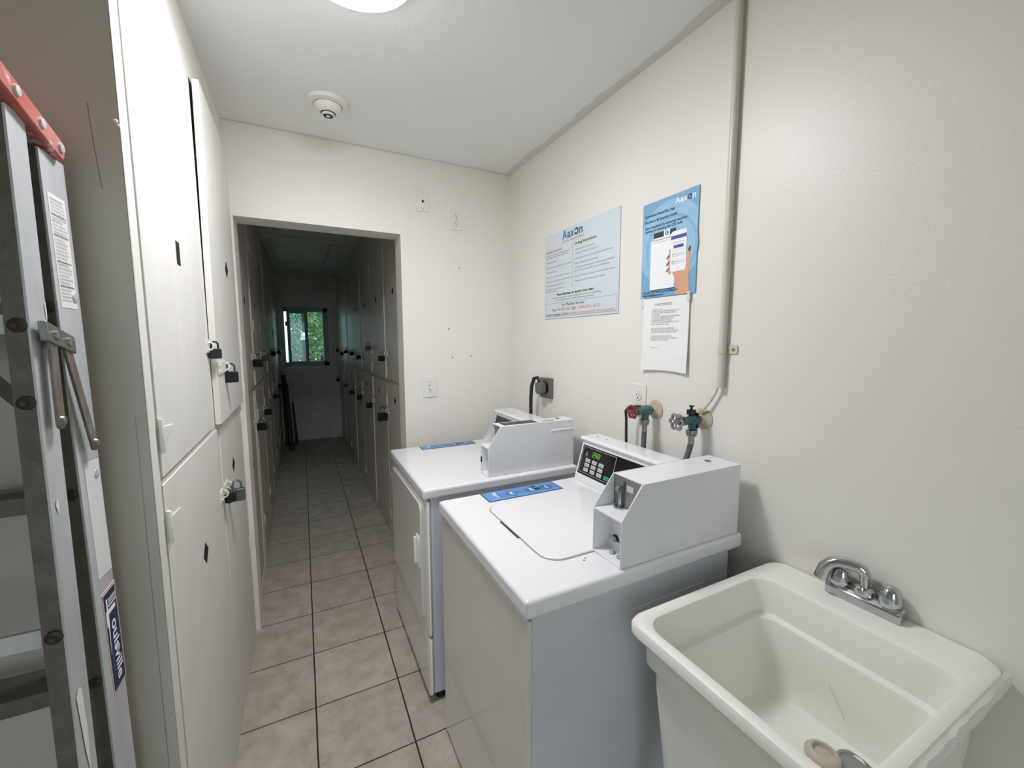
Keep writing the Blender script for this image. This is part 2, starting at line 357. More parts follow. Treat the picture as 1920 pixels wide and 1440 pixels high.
# ------------------------------------------------------------------ lockers
def FX(side, y):
    if side == 'N': return -.281
    return -.281-.007*(y-2.55) if side == 'L' else .572-.0134*(y-2.55)
def W(side):
    sg = -1 if side == 'R' else 1
    return lambda p: (FX(side, p[1])+sg*p[0], p[1], p[2])        # local x = distance out of the door face
def diamond(y, z, h=.036):
    return [(y-h, z), (y, z-h*.95), (y+h, z), (y, z+h*.95)]
def locker(side, y0, y1, z0, z1, label, d0=None, d1=None, vent=None, square_vent=False, hinge='far', hz=(), hasp=None, proud=.003, m=None,
           strap=False, group=None, zt=None, zb=None, depth=.5, hollow=False):
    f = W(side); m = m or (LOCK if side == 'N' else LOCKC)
    d0 = d0 if d0 is not None else y0+.022; d1 = d1 if d1 is not None else y1-.022
    zt = zt or z1-.018; zb = zb or z0+.01
    g = .003
    r = thing('locker', (FX(side, (y0+y1)/2)+(-1 if side == 'R' else 1)*(-depth/2), (y0+y1)/2, z0), label, 'locker', group)
    if hollow:      # door warped open at the top: one looks past its edge into the dark locker
        c_ = MB().box(-depth, -depth+.01, y0+.0005, y1-.0005, z0+.0005, z1-.0005).box(-depth+.01, 0, y0+.0005, y0+.003, z0+.0005, z1-.0005)
        c_.box(-depth+.01, 0, d1+g, y1-.0005, z0+.0005, z1-.0005).box(-depth+.01, 0, y0+.003, d1+g, zt+g, z1-.0005).box(-depth+.01, 0, y0+.003, d1+g, z0+.0005, zb-g)
        build('carcass', c_.xf(f), m, r)
        rows = [(zb, .0005), (1.50, .001), (zt, .0075)]
        dm = MB(); vs = [(d_, y_, z_) for z_, k_ in rows for d_, y_ in ((k_, d0), (k_+proud, d0), (proud+.0005, d1), (.0005, d1))]
        fs = [(0, 1, 2, 3)[::-1], (8, 9, 10, 11)]
        for q in (0, 4): fs += [(q, q+1, q+5, q+4), (q+1, q+2, q+6, q+5), (q+2, q+3, q+7, q+6), (q+3, q, q+4, q+7)]
        dr = build('door', dm.add(vs, fs).xf(f), m, r, bevel=.0015); proud += .0015
    else:
        build('carcass', MB().box(-depth, -.0165, y0+.0005, y1-.0005, z0+.0005, z1-.0005).xf(f), m, r)
    fr = MB().box(-.0165, 0, y0+.0005, d0-g, z0+.0005, z1-.0005).box(-.0165, 0, d1+g, y1-.0005, z0+.0005, z1-.0005)
    fr.box(-.0165, 0, d0-g, d1+g, zt+g, z1-.0005).box(-.0165, 0, d0-g, d1+g, z0+.0005, zb-g)
    if not hollow:
        build('face_frame', fr.xf(f), m, r)
        dr = build('door', MB().box(-.0155, proud, d0, d1, zb, zt).xf(f), m, r, bevel=.0015)
    if vent:
        y, z = vent
        pts = [(y-.018, z-.03), (y+.018, z-.03), (y+.018, z+.03), (y-.018, z+.03)] if square_vent else diamond(y, z, .034 if side == 'N' else .03)
        build('vent_hole', MB().prism(pts, 'x', proud-.004, proud+.0006).xf(f), DARK, dr)
    hy = d1 if hinge == 'far' else d0
    for z in hz:
        h = MB().box(proud, proud+.004, hy-.001, hy+(.018 if hinge == 'far' else .014), z-.034, z+.034)
        h.cyl((proud+.005, hy-.001, z-.036), (proud+.005, hy-.001, z+.036), .005, n=10)
        if strap:
            h.prism([(hy+.0145, z+.016), (hy+.10, z+.008), (hy+.10, z+.002), (hy+.0145, z-.022)], 'x', proud, proud+.003)
            h.prism([(hy+.0143, z+.017), (hy+.024, z+.015), (hy+.024, z-.019), (hy+.0143, z-.028)], 'x', proud+.0003, proud+.0037)
        build('hinge', h.xf(f), m, r, bevel=.001)
    if hasp:
        hy0, hy1, z = hasp
        h = MB().box(proud, proud+.004, hy0, hy1, z-.021, z+.021)
        h.arc((proud+.004, hy1-.012, z), (0, 0, 1), (1, 0, 0), .013, .0032, 0, math.pi, 12, 8)
        for q in (-.011, .011): h.ball((proud+.005, hy0+.014, z+q), .004, 8)
        build('hasp', h.xf(f), m if side != 'R' else LOCKC, r, bevel=.0008)
    return r
def padlock(side, y, z, label, m=LOCKB, out=.022, ang=0, s=1.0, sh=None, round_=False, group=None):
    """hangs by its shackle from the staple at (y, z), `out` metres off the door"""
    f = W(side); c = Vector(f((out, y, z))); u = Vector((math.cos(ang), math.sin(ang), 0)); q = Vector((-u.y, u.x, 0))
    r = thing('padlock', c-Vector((0, 0, .062*s)), label, 'padlock', group)
    R = .012*s
    k = MB(); k.tube([c+u*R*math.cos(a)+Vector((0,0,1))*(R*math.sin(a)) for a in [math.pi*i/12 for i in range(13)]], .0036*s, 8)
    k.cyl(c-u*R, c-u*R-Vector((0,0,.02*s)), .0036*s, n=8).cyl(c+u*R, c+u*R-Vector((0,0,.02*s)), .0036*s, n=8)
    build('shackle', k, sh or SHK, r)
    b = MB(); hw, hd, h = .0225*s, .0105*s, .042*s; t = c-Vector((0,0,.017*s))
    if round_:
        b.tube([t-Vector((0,0,.02*s))-q*hd, t-Vector((0,0,.02*s))+q*hd], .024*s, 24)
        build('body', b, m, r, bevel=.002)
    else:
        pts = rrect(-hw, hw, -h, 0, .006*s, 4)
        n = len(pts)
        P = [[t+u*a+Vector((0,0,1))*bb+q*e for a, bb in pts] for e in (-hd, hd)]
        b.rings(P, True, True, True, False)
        build('body', b, m, r, bevel=.0015)
    return r

# bank beside the ladder (room side)
ep = thing('locker_end_panel', (-.6, 1.03, 0), 'grey painted plywood end panel of the lockers behind the ladder', 'panel')
build('panel', B(-1.495, -.2835, 1.06, 1.0695, 0, 2.38), PANEL, ep)
build('panel_seam', B(-.3015, -.3005, 1.0596, 1.0602, .1, 1.35), GREYM, ep)
build('corner_strip', B(-.2834, -.2808, 1.0598, 1.0995, 0, 2.384), LOCK, ep, bevel=.002)
build('scuff_marks', MB().tube([(-.325, 1.0599, 1.93), (-.322, 1.0599, 1.86), (-.316, 1.0599, 1.78)], .0005, 5), SCUFF, ep)
nails = build('nail_head', MB().ball((-.288, 1.059, 1.905), .004, 8).ball((-.284, 1.058, 1.897), .003, 8), PLATE, ep)
NX = 1.1
lkA = locker('N', NX, 1.690, 1.202, 2.384, 'upper white locker door nearest the ladder with a rectangular slot', d0=1.1045, d1=1.660, zt=2.322, zb=1.208,
       vent=(1.394, 1.728), square_vent=True, hinge='near', hz=(1.30,), strap=True, hasp=(1.655, 1.70, 1.482), depth=.55)
locker('N', NX, 1.764, 0, 1.2, 'lower white locker door nearest the ladder with a diamond hole', d0=1.1045, d1=1.752, zb=.04, zt=1.193,
       vent=(1.432, .884), hinge='near', hz=(1.098,), strap=True, hasp=(1.70, 1.757, .955), depth=.55)
fs_ = B(-.5, -.281, 1.6905, 1.7215, 1.203, 2.383)
build('stile', fs_, LOCK, lkA)
locker('N', 1.7225, YF, 1.202, 2.384, 'upper white locker door standing proud, between the slot door and the passage opening', d0=1.7265, d1=2.33, zt=2.335, zb=1.21,
       vent=(2.09, 1.79), proud=.019, hollow=True, hinge='far', hz=(1.47, 1.27), hasp=(1.725, 1.87, 1.405), depth=.55)
locker('N', 1.766, YF, 0, 1.2, 'lower white locker door beside the passage opening with a dark diamond hole', d0=1.778, d1=2.33, zb=.05, zt=1.19,
       vent=(2.035, .985), hinge='far', hz=(1.13, .5), hasp=(1.782, 1.86, .955), depth=.55)
padlock('N', 1.70, 1.487, 'small black padlock at the upper slotted locker door, highest near the ladder', m=LOCKB, out=.02, sh=LOCKB, s=.8, ang=0)
padlock('N', 1.875, 1.402, 'black padlock hanging from the white hasp plate in front of the passage', m=LOCKB, out=.038, s=1.0, ang=.2, sh=LOCKS)
padlock('N', 1.765, .962, 'narrow black padlock beside the silver one on the lower lockers', m=LOCKB, out=.024, s=.8, ang=.9)
padlock('N', 1.85, .955, 'chunky silver laminated padlock on the lower lockers near the room', m=LOCKS, out=.034, s=1.12, ang=.15)

# lockers along the passage
yl = [2.551, 3.13, 3.76, 4.39, 5.02, 5.65, 6.28, 6.915]
ordn = ['first', 'second', 'third', 'fourth', 'fifth', 'sixth', 'last']
for k in range(7):
    a, b = yl[k], yl[k+1]
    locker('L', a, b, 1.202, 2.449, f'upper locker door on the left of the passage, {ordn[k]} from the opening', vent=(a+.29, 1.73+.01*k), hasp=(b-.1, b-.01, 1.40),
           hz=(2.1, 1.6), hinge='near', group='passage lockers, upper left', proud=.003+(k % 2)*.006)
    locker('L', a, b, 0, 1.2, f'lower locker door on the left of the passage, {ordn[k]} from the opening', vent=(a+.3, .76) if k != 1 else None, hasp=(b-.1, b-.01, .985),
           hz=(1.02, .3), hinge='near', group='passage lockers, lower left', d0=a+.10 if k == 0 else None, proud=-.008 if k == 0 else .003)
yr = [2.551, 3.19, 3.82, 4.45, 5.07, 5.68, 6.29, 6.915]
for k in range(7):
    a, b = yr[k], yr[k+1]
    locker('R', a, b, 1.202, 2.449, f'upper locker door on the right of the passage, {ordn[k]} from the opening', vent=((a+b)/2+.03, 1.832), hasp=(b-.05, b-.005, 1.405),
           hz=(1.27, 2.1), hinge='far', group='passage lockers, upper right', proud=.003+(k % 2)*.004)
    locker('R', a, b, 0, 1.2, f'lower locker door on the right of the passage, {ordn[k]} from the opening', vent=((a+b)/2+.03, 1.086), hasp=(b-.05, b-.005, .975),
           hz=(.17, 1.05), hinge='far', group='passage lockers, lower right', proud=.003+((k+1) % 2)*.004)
for i, (y, z, m, t, rd) in enumerate([
    (3.21, 1.405, LOCKB, 'black padlock on the nearest upper locker at the right of the passage', 0),
    (3.83, 1.47, LOCKS, 'silver padlock on the second upper locker at the right of the passage', 0),
    (4.48, 1.37, LOCKB, 'black padlock on the third upper locker at the right of the passage', 0),
    (5.05, 1.39, LOCKB, 'wide dark padlock on the fourth upper locker at the right of the passage', 1),
    (5.66, 1.40, BLACK, 'dark padlock on the fifth upper locker at the right of the passage', 0),
    (6.2, 1.36, LOCKB, 'dark padlock on the sixth upper locker at the right of the passage', 0),
    (6.78, 1.39, LOCKB, 'dark padlock nearest the window, upper right of the passage', 1)]):
    padlock('R', y, z, t, m=m, round_=bool(rd), s=1.0, ang=.25, out=.034, group='padlocks along the right of the passage')
for i, (y, z, m, t, rd) in enumerate([
    (3.2, .985, BLACK, 'large black padlock on the nearest lower locker at the right of the passage', 0),
    (3.83, .97, LOCKB, 'black and silver padlock on the second lower locker at the right of the passage', 0),
    (4.46, .965, LOCKB, 'dark padlock on the third lower locker at the right of the passage', 0),
    (5.08, .95, LOCKB, 'dark padlock on the fourth lower locker at the right of the passage', 0),
    (5.7, .965, LOCKS, 'bright silver padlock on the fifth lower locker at the right of the passage', 1),
    (6.8, .95, LOCKB, 'dark padlock lowest by the end wall at the right of the passage', 0)]):
    padlock('R', y, z, t, m=m, round_=bool(rd), s=1.5 if i == 0 else 1.1, ang=.25, out=.042, group='padlocks along the right of the passage')
for i, (y, z, m, t, rd) in enumerate([
    (3.12, 1.40, LOCKB, 'black padlock on the nearest upper locker at the left of the passage', 0),
    (3.75, 1.41, LOCKS, 'silver padlock on the second upper locker at the left of the passage', 0),
    (5.0, 1.41, LOCKB, 'dark padlock on the fourth upper locker at the left of the passage', 1),
    (6.5, 1.39, LOCKB, 'dark padlock nearest the window, upper left of the passage', 1)]):
    padlock('L', y, z, t, m=m, round_=bool(rd), s=1.15, ang=-.2, out=.03, group='padlocks along the left of the passage')
for i, (y, z, m, t, rd) in enumerate([
    (3.12, .985, LOCKB, 'black padlock on the nearest lower locker at the left of the passage', 0),
    (3.75, .985, LOCKB, 'black padlock on the second lower locker at the left of the passage', 0),
    (5.0, .96, LOCKB, 'round dark padlock on the fourth lower locker at the left of the passage', 1),
    (6.27, .95, LOCKB, 'dark padlock above the leaning boards at the left of the passage', 0)]):
    padlock('L', y, z, t, m=m, round_=bool(rd), s=1.15, ang=-.2, out=.03, group='padlocks along the left of the passage')

# hatch in the passage ceiling
ht = thing('attic_hatch', (.035, 5.13, ZP), 'rectangular attic hatch with a raised frame in the passage ceiling', 'hatch')
hf = MB().box(-.285, -.232, 4.42, 5.84, ZP-.02, ZP).box(.302, .375, 4.42, 5.84, ZP-.02, ZP).box(-.232, .302, 4.42, 4.488, ZP-.02, ZP).box(-.232, .302, 5.77, 5.84, ZP-.02, ZP)
build('frame', hf, CORR, ht, bevel=.002)
build('hatch_panel', MB().box(-.222, .032, 4.5, 5.76, ZP-.008, ZP).box(.036, .292, 4.5, 5.76, ZP-.008, ZP), CORR, ht)

# things leaning at the end of the passage
for i, (x, y, wdt, hgt, lab) in enumerate([(-.225, 6.62, .070, 1.02, 'tall narrow dark board leaning in the left corner under the window'),
                                          (-.185, 6.32, .05, .93, 'dark board leaning in front of the tallest one by the window'),
                                          (-.125, 6.64, .035, .62, 'short dark board at the foot of the end wall')]):
    tag(build('leaning_board', MB().hexa([(x-wdt/2, y-.02, .001), (x+wdt/2, y-.02, .001), (x+wdt/2, y+.2, .001), (x-wdt/2, y+.2, .001)],
        [(x-wdt/2-.02, y+.06, hgt), (x+wdt/2-.035, y+.06, hgt), (x+wdt/2-.035, y+.22, hgt-.02), (x-wdt/2-.02, y+.22, hgt-.02)]), DARKW, bevel=.006), lab, 'board', 'boards leaning by the passage end')
rg = MB(); random.seed(3)
for k in range(5):
    rg.lathe([(.05-.006*k, 0), (.058-.008*k, .008), (.04-.006*k, .022), (0, .026)], (-.03+random.uniform(-.02, .02), 6.60+random.uniform(-.05, .05), .001+.009*k), n=14)
tag(build('rag', rg, RAG), 'crumpled grey rag on the floor beside the leaning boards', 'cloth')

# ------------------------------------------------------------------ wall plates, outlets
def wall_plate(y_or_x, z, w_, h_, label, kind, face):
    """face 'F' on far wall (x centre), 'R' on the right wall (y centre)"""
    if face == 'F':
        T = lambda p: (y_or_x+p[0], YF-p[1], z+p[2])
    else:
        T = lambda p: (XR-p[1], y_or_x-p[0], z+p[2])
    r = thing('wall_plate' if kind in ('blank',) else {'outlet': 'wall_outlet', 'switch': 'light_switch', 'single': 'wall_outlet'}[kind], T((0, 0, -h_/2)), label,
              {'blank': 'wall plate', 'outlet': 'outlet', 'switch': 'switch', 'single': 'outlet'}[kind])
    build('cover_plate', MB().box(-w_/2, w_/2, 0, .006, -h_/2, h_/2).xf(T), PLATE, r, bevel=.0025)
    if kind == 'blank':
        build('cable_hole', MB().cyl((0, .004, 0), (0, .0068, 0), .007, n=16).xf(T), DARK, r)
        for q in (-.042, .042): build('screw', MB().cyl((0, .005, q), (0, .0072, q), .003, n=10).xf(T), GREYM, r)
    if kind in ('outlet', 'single'):
        for q in ((.022, -.022) if kind == 'outlet' else (.016,)):
            f = build('socket', MB().prism([(a, b+q) for a, b in rrect(-.016, .016, -.016, .016, .012)], 'y', .005, .0085).xf(T), PLATE, r)
            build('slots', MB().box(-.008, -.006, .008, .0092, q+.001, q+.009).box(.006, .008, .008, .0092, q+.001, q+.009).cyl((0, .008, q-.007), (0, .0092, q-.007), .003, n=10).xf(T), DARK, f)
            build('rim_line', MB().arc((0, .006, q), (1, 0, 0), (0, 0, 1), .0172, .0006, 0, 2*math.pi, 24, 5).xf(T), INKL, f)
        build('screw', MB().cyl((0, .005, 0), (0, .0075, 0), .0028, n=10).xf(T), GREYM, r)
    if kind == 'switch':
        build('toggle', MB().hexa([(-.005, .006, -.013), (.005, .006, -.013), (.005, .006, .01), (-.005, .006, .01)], [(-.004, .02, -.012), (.004, .02, -.012), (.004, .018, -.003), (-.004, .018, -.003)]).xf(T), PLATE, r, bevel=.001)
        build('slot', MB().box(-.0065, .0065, .0055, .0066, -.014, .014).xf(T), INKL, r)
        for q in (-.03, .03): build('screw', MB().cyl((0, .005, q), (0, .0072, q), .003, n=10).xf(T), GREYM, r)
    return r
wall_plate(.648, 2.279, .074, .112, 'blank white wall plate with a black hole, above the outlet on the far wall', 'blank', 'F')
wall_plate(.847, 2.202, .070, .114, 'white double outlet high on the far wall right of the blank plate', 'outlet', 'F')
wall_plate(.665, 1.226, .084, .122, 'white light switch beside the passage opening above the dryer', 'switch', 'F')
wall_plate(1.241, 1.262, .076, .128, 'white outlet on the right wall just below the paper notice', 'single', 'R')
# small nail scars on the far wall
for i, (x, z) in enumerate([(.861, 1.93), (.79, 1.57), (.81, 1.40), (.93, 1.405)]):
    tag(build('nail', MB().cyl((x, YF+.001, z), (x-.002, YF-.004, z-.002), .003, n=8), DARK),
        ['highest dark nail on the far wall, below the double outlet', 'small dark nail at mid height on the far wall', 'left of the two lowest nails on the far wall', 'right of the two lowest nails on the far wall'][i], 'nail', 'nails in the far wall')

# black plug and cord in the near outlet
pg = thing('power_cord', (1.165, 1.225, 1.05), 'black power plug and cord hanging from the outlet under the notice', 'cord')
build('plug', MB().box(1.150, 1.1905, 1.212, 1.242, 1.219, 1.244), BLACK, pg, bevel=.005)
build('cord', MB().tube([(1.160, 1.232, 1.238), (1.145, 1.24, 1.237), (1.134, 1.245, 1.222), (1.140, 1.247, 1.19), (1.142, 1.248, 1.14), (1.144, 1.248, 1.08), (1.155, 1.248, 1.02), (1.183, 1.248, .95), (1.184, 1.248, .90)], .0055, 10), CORDM, pg)
# grey range outlet and plug behind the dryer
go = thing('dryer_outlet', (1.18, 1.94, 1.19), 'square grey dryer outlet box near the far corner of the right wall', 'outlet')
build('box', B(1.178, 1.2, 1.878, 1.99, 1.186, 1.296), GREYB, go, bevel=.003)
build('socket_ring', MB().lathe([(.036, 0), (.036, .006), (.026, .008), (.026, .002)], (1.178, 1.93, 1.243), (-1, 0, 0), 28), BLACK, go)
for q in ((1.89, 1.20), (1.96, 1.20)): build('screw', MB().cyl((1.18, q[0], q[1]), (1.176, q[0], q[1]), .004, n=8), DARK, go)
dc = thing('power_cord', (1.13, 1.95, 1.0), 'grey dryer plug with a thick black cord running down behind the dryer', 'cord')
build('plug', MB().prism([(1.90, 1.222), (1.912, 1.21), (1.945, 1.208), (1.962, 1.22), (1.965, 1.27), (1.905, 1.275)], 'x', 1.132, 1.169), PLUGM, dc, bevel=.005)
build('cord', MB().tube([(1.148, 1.945, 1.272), (1.146, 1.955, 1.298), (1.135, 1.975, 1.292), (1.128, 1.99, 1.25), (1.126, 1.995, 1.18), (1.126, 1.995, 1.08), (1.130, 1.995, .95)], .011, 12, flat=.7), CORDM, dc)

# ------------------------------------------------------------------ conduit and valves
cp = thing('conduit_pipe', (1.176, .873, 1.345), 'cream painted pipe running from the ceiling down the right wall', 'pipe')
build('pipe', MB().cyl((1.186, .873, 1.349), (1.186, .873, ZC-.001), .0115, n=24), PVC, cp)
build('tail_tube', MB().tube([(1.184, .878, 1.37), (1.184, .880, 1.35), (1.184, .888, 1.33), (1.184, .905, 1.30), (1.182, .926, 1.272), (1.176, .940, 1.262)], .0042, 10), PVC, cp)
st = MB().arc((1.186, .873, 1.47), (0, 1, 0), (-1, 0, 0), .0135, .002, 0, math.pi, 14, 6)
st.box(1.19, 1.1985, .8855, .889, 1.455, 1.485)
strap = MB().rings([[(1.186-.0140*math.sin(a)+(-.0), .873+.0140*math.cos(a), z) for z in (1.458, 1.484)] for a in [math.pi*k/14 for k in range(15)]], False)
strap.rings([[(1.186-.0125*math.sin(a), .873+.0125*math.cos(a), z) for z in (1.458, 1.484)] for a in [math.pi*k/14 for k in range(15)]], False)
strap.prism([(a+.845, b+1.471) for a, b in rrect(-.016, .016, -.014, .014, .006)], 'x', 1.1955, 1.1985)
strap.prism([(a+.885, b+1.471) for a, b in rrect(-.004, .004, -.013, .013, .002)], 'x', 1.19, 1.1985)
sp_ = build('strap', strap, PVC, cp)
build('screw', MB().cyl((1.196, .842, 1.471), (1.192, .842, 1.471), .004, n=10), GREYM, sp_)

def wheel(mb, c, R, r, n=6):
    """handwheel facing -x with scalloped rim and spokes"""
    c = Vector(c); pts = []
    for k in range(73):
        a = 2*math.pi*k/72; q = R*(1+.13*math.cos(n*a)); pts.append(c+Vector((0, q*math.cos(a), q*math.sin(a))))
    mb.tube(pts, r, 8, caps=False)
    for k in range(n):
        a = 2*math.pi*(k+.5)/n; mb.tube([c+Vector((-.002, 0, 0)), c+Vector((0, R*.88*math.cos(a), R*.88*math.sin(a)))], r*.62, 6)
    mb.lathe([(r*1.8, -.006), (r*1.8, .004), (0, .006)], c, (-1, 0, 0), 12)
def valve(y, z, reach, mbody, mwheel, R, label, lean):
    r = thing('water_valve', (XR-.04, y, z-.06), label, 'valve')
    build('escutcheon', MB().lathe([(.036, .0005), (.0355, .005), (.028, .010), (.017, .013), (.012, .022), (0, .022)], (XR, y, z), (-1, 0, 0), 36), ESC, r)
    b = MB().lathe([(.011, .02), (.011, .03), (.018, .032), (.020, .042), (.020, .060), (.016, .066), (.013, .072), (.0125, reach-.012), (.010, reach-.010), (.005, reach-.008), (.005, reach)], (XR, y, z), (-1, 0, 0), 24)
    b.lathe([(.0165, reach-.034), (.0165, reach-.022)], (XR, y, z), (-1, 0, 0), 6)
    b.tube([(XR-.052, y, z-.006), (XR-.054, y, z-.022), (XR-.056+lean*.1, y, z-.034)], [.014, .0135, .0135], 16)
    build('body', b, mbody, r)
    wb = MB(); wheel(wb, (XR-reach, y, z), R, .0048)
    build('handwheel', wb, mwheel, r)
    return r
valve(1.152, 1.236, .118, TEAL, REDW, .021, 'green wall valve with a small red handwheel below the outlet', 0)
v2 = valve(.940, 1.236, .128, TEALB, STEEL, .0235, 'blue-green wall valve with a bare silver handwheel below the pipe', .1)
ck = MB().box(1.128, 1.150, .930, .950, 1.255, 1.272).cyl((1.139, .940, 1.270), (1.139, .940, 1.283), .004, n=10).cyl((1.139, .940, 1.281), (1.139, .940, 1.286), .008, n=12)
ck.box(1.150, 1.156, .922, .958, 1.212, 1.262)
ck.box(1.150, 1.175, .934, .940, 1.222, 1.226)
build('ground_clamp', ck, BLACK, v2, bevel=.001)
def hose(y, lean, dy_, label):
    x0, z0 = XR-.056, 1.203
    r = thing('water_hose', (x0, y, 1.0), label, 'hose')
    build('coupling', MB().lathe([(.0175, 0), (.0185, .003), (.0185, .013), (.0155, .016), (.0155, .021), (.010, .022)], (x0, y, z0), (lean*.3, 0, -1), 10), STEEL, r)
    build('ferrule', MB().cyl((x0+lean*.006, y, z0-.02), (x0+lean*.02, y, z0-.047), .0098, n=18), STEEL, r)
    build('tube', MB().tube([(x0, y, z0-.044), (x0, y+dy_*.3, z0-.07), (x0+.001, y+dy_*.8, z0-.105), (x0+.004, y+dy_, z0-.15), (x0+.02, y+dy_, z0-.20), (1.183, y+dy_, .96), (1.184, y+dy_, .90)], .0095, 16), HOSE, r)
hose(1.152, 0, .004, 'grey rubber hose hanging from the red-wheeled valve behind the washer')
hose(.940, 0, .022, 'grey rubber hose hanging from the silver-wheeled valve behind the coin box')

# ------------------------------------------------------------------ posters on the right wall
UX, UY = Vector((0, -1, 0)), Vector((0, 0, 1))
class Board:
    def __init__(s, y0, y1, z0, z1, x): s.y0, s.y1, s.z0, s.z1, s.x = y0, y1, z0, z1, x   # y0 = left edge (far), y1 = right edge
    def P(s, u, v, d=0): return Vector((s.x-d, s.y0+(s.y1-s.y0)*u, s.z1-(s.z1-s.z0)*v))
    def quad(s, mb, u0, u1, v0, v1, d): mb.poly([s.P(u0, v1, d), s.P(u1, v1, d), s.P(u1, v0, d), s.P(u0, v0, d)])
    def pts(s, mb, pts, d): mb.poly([s.P(u, v, d) for u, v in pts])
    def rr(s, mb, u0, u1, v0, v1, r, d):
        W_, H_ = abs(s.y1-s.y0), s.z1-s.z0
        mb.poly([s.P(a/W_, b/H_, d) for a, b in rrect(u0*W_, u1*W_, v0*H_, v1*H_, r, 5)])
    def text(s, mb, t, u, v, size, width=None, bold=0, align='LEFT', d=.0006, shear=0):
        write(mb, t, s.P(u, v, d), UX, UY, size, width, bold, align, shear)
    def ring(s, mb, u, v, R, r, d, n=32):
        c = s.P(u, v, d); a = [2*math.pi*k/n for k in range(n)]
        vs = [c+UX*math.cos(t)*R+UY*math.sin(t)*R for t in a]+[c+UX*math.cos(t)*r+UY*math.sin(t)*r for t in a]
        mb.add(vs, [(k, (k+1) % n, n+(k+1) % n, n+k) for k in range(n)])
    def disc(s, mb, u, v, R, d, n=48, clip=None):
        c = s.P(u, v, d); pts = [c+UX*math.cos(2*math.pi*k/n)*R+UY*math.sin(2*math.pi*k/n)*R for k in range(n)]
        if clip:
            ylo, yhi = min(s.y0, s.y1), max(s.y0, s.y1)
            pts = [Vector((p.x, min(max(p.y, ylo+.0005), yhi-.0005), min(max(p.z, s.z0+.0005), s.z1-.0005))) for p in pts]
        mb.poly(pts)
def logo(bd, parent, u, v, h, m_txt, m_ring):
    """'Aax' + ring + 'n' starting at (u, v), cap height h"""
    W_ = abs(bd.y1-bd.y0)
    for ch, du, wd_ in (('A', 0, .93), ('a', .96, .66), ('x', 1.66, .70), ('n', 3.24, .66)):
        t = MB(); bd.text(t, ch, u+h*du/W_, v, h*1.38, width=h*wd_, bold=.022); build('logo_letter', t, m_txt, parent)
    q = MB(); bd.ring(q, u+h*2.78/W_, v-(h*.38)/(bd.z1-bd.z0), h*.40, h*.22, .0008)
    build('logo_ring', q, m_ring, parent)

b1 = Board(1.968, 1.375, 1.614, 2.050, 1.1955)
p1 = thing('instruction_sign', (1.198, 1.67, 1.614), 'pale blue landscape laundry instruction sign on the right wall', 'sign')
build('board', B(1.1955, 1.1985, 1.375, 1.968, 1.614, 2.050), P1, p1)
logo(b1, p1, .285, .108, .042, INKB, INK)
t = MB(); b1.text(t, 'For Your Laundry Solution', .285, .15, .015, width=.175, shear=.2)
b1.text(t, 'Washing Instructions', .02, .215, .016, width=.15, bold=.01); build('red_print', t, INKR, p1)
t = MB()
b1.text(t, 'Drying Instructions', .46, .215, .019, width=.165, bold=.01)
b1.text(t, 'Please help keep our laundry room clean.', .205, .735, .0175, width=.305, bold=.02)
b1.text(t, 'For Machine Service:', .28, .862, .0205, width=.19)
b1.text(t, 'Text:', .125, .915, .0205, width=.045); b1.text(t, '/ Call:', .40, .915, .0205, width=.052)
b1.text(t, 'Submit a Request Online:', .025, .968, .0205, width=.215)
build('dark_print', t, INK, p1)
t = MB()
b1.text(t, '954-908-6256', .215, .915, .0205, width=.105); b1.text(t, '1-800-826-1012', .50, .915, .0205, width=.17)
b1.text(t, 'www.aaxon.com/servicerequest', .40, .968, .0205, width=.335)
build('orange_print', t, INKRL, p1)
t = MB()
for v, s_, w_ in [(.25, '1. Set clothes selector. Avoid overloading machine and', .215), (.278, 'remove change or harmful materials from clothes', .205), (.335, '2. Add laundry detergent', .10), (.395, '3. Place clothes in the washer and close the lid tightly', .235),
                  (.45, '4. Set temperature setting', .10), (.51, '5. Insert coins or card and push the START button', .215), (.56, '6. If lid is opened it will not start, turn off the machine', .235),
                  (.61, '7. Remove clothes promptly at end of cycle', .18), (.655, '8. Leave lid open approximately 10 minutes', .17), (.682, 'after the last wash', .11)]:
    b1.text(t, s_, .02, v, .0095, width=w_)
for v, s_, w_ in [(.275, '1. Do not dry cloth, rubber or plastic.', .155), (.318, '2. Clean lint screen before each drying time.', .18), (.372, '3. Place clothes in dryer and close tightly. Never overload dryer.', .28), (.425, '4. Select temperature and desired drying.', .185),
                  (.47, '5. Close door, insert payment for the start and push the START', .295), (.505, 'button. Once pushing, there is a no refund policy.', .26), (.565, '6. If LIGHT IS ON, remove and other machine starts.', .295), (.615, '7. Remove and fold permanent press promptly.', .23)]:
    b1.text(t, s_, .46, v, .0095, width=w_)
b1.text(t, "We're not responsible for clothes damaged due to misuse or overloading.", .135, .768, .011, width=.40)
b1.text(t, 'Refer to garment tags for washing and drying instructions.', .19, .796, .011, width=.315)
b1.quad(t, .43, .432, .17, .67, .0006)
for u0, u1, v0, v1 in ((.01, .985, .818, .8205), (.01, .985, .975, .9775), (.01, .012, .818, .9775), (.983, .985, .818, .9775)): b1.quad(t, u0, u1, v0, v1, .0006)
build('small_print', t, INKL, p1)
t = MB()
build('logo_highlight', MB().add([b1.P(.455, .075, .0009), b1.P(.462, .075, .0009), b1.P(.462, .05, .0009), b1.P(.455, .05, .0009)], [(0, 1, 2, 3)]), INKW, p1)

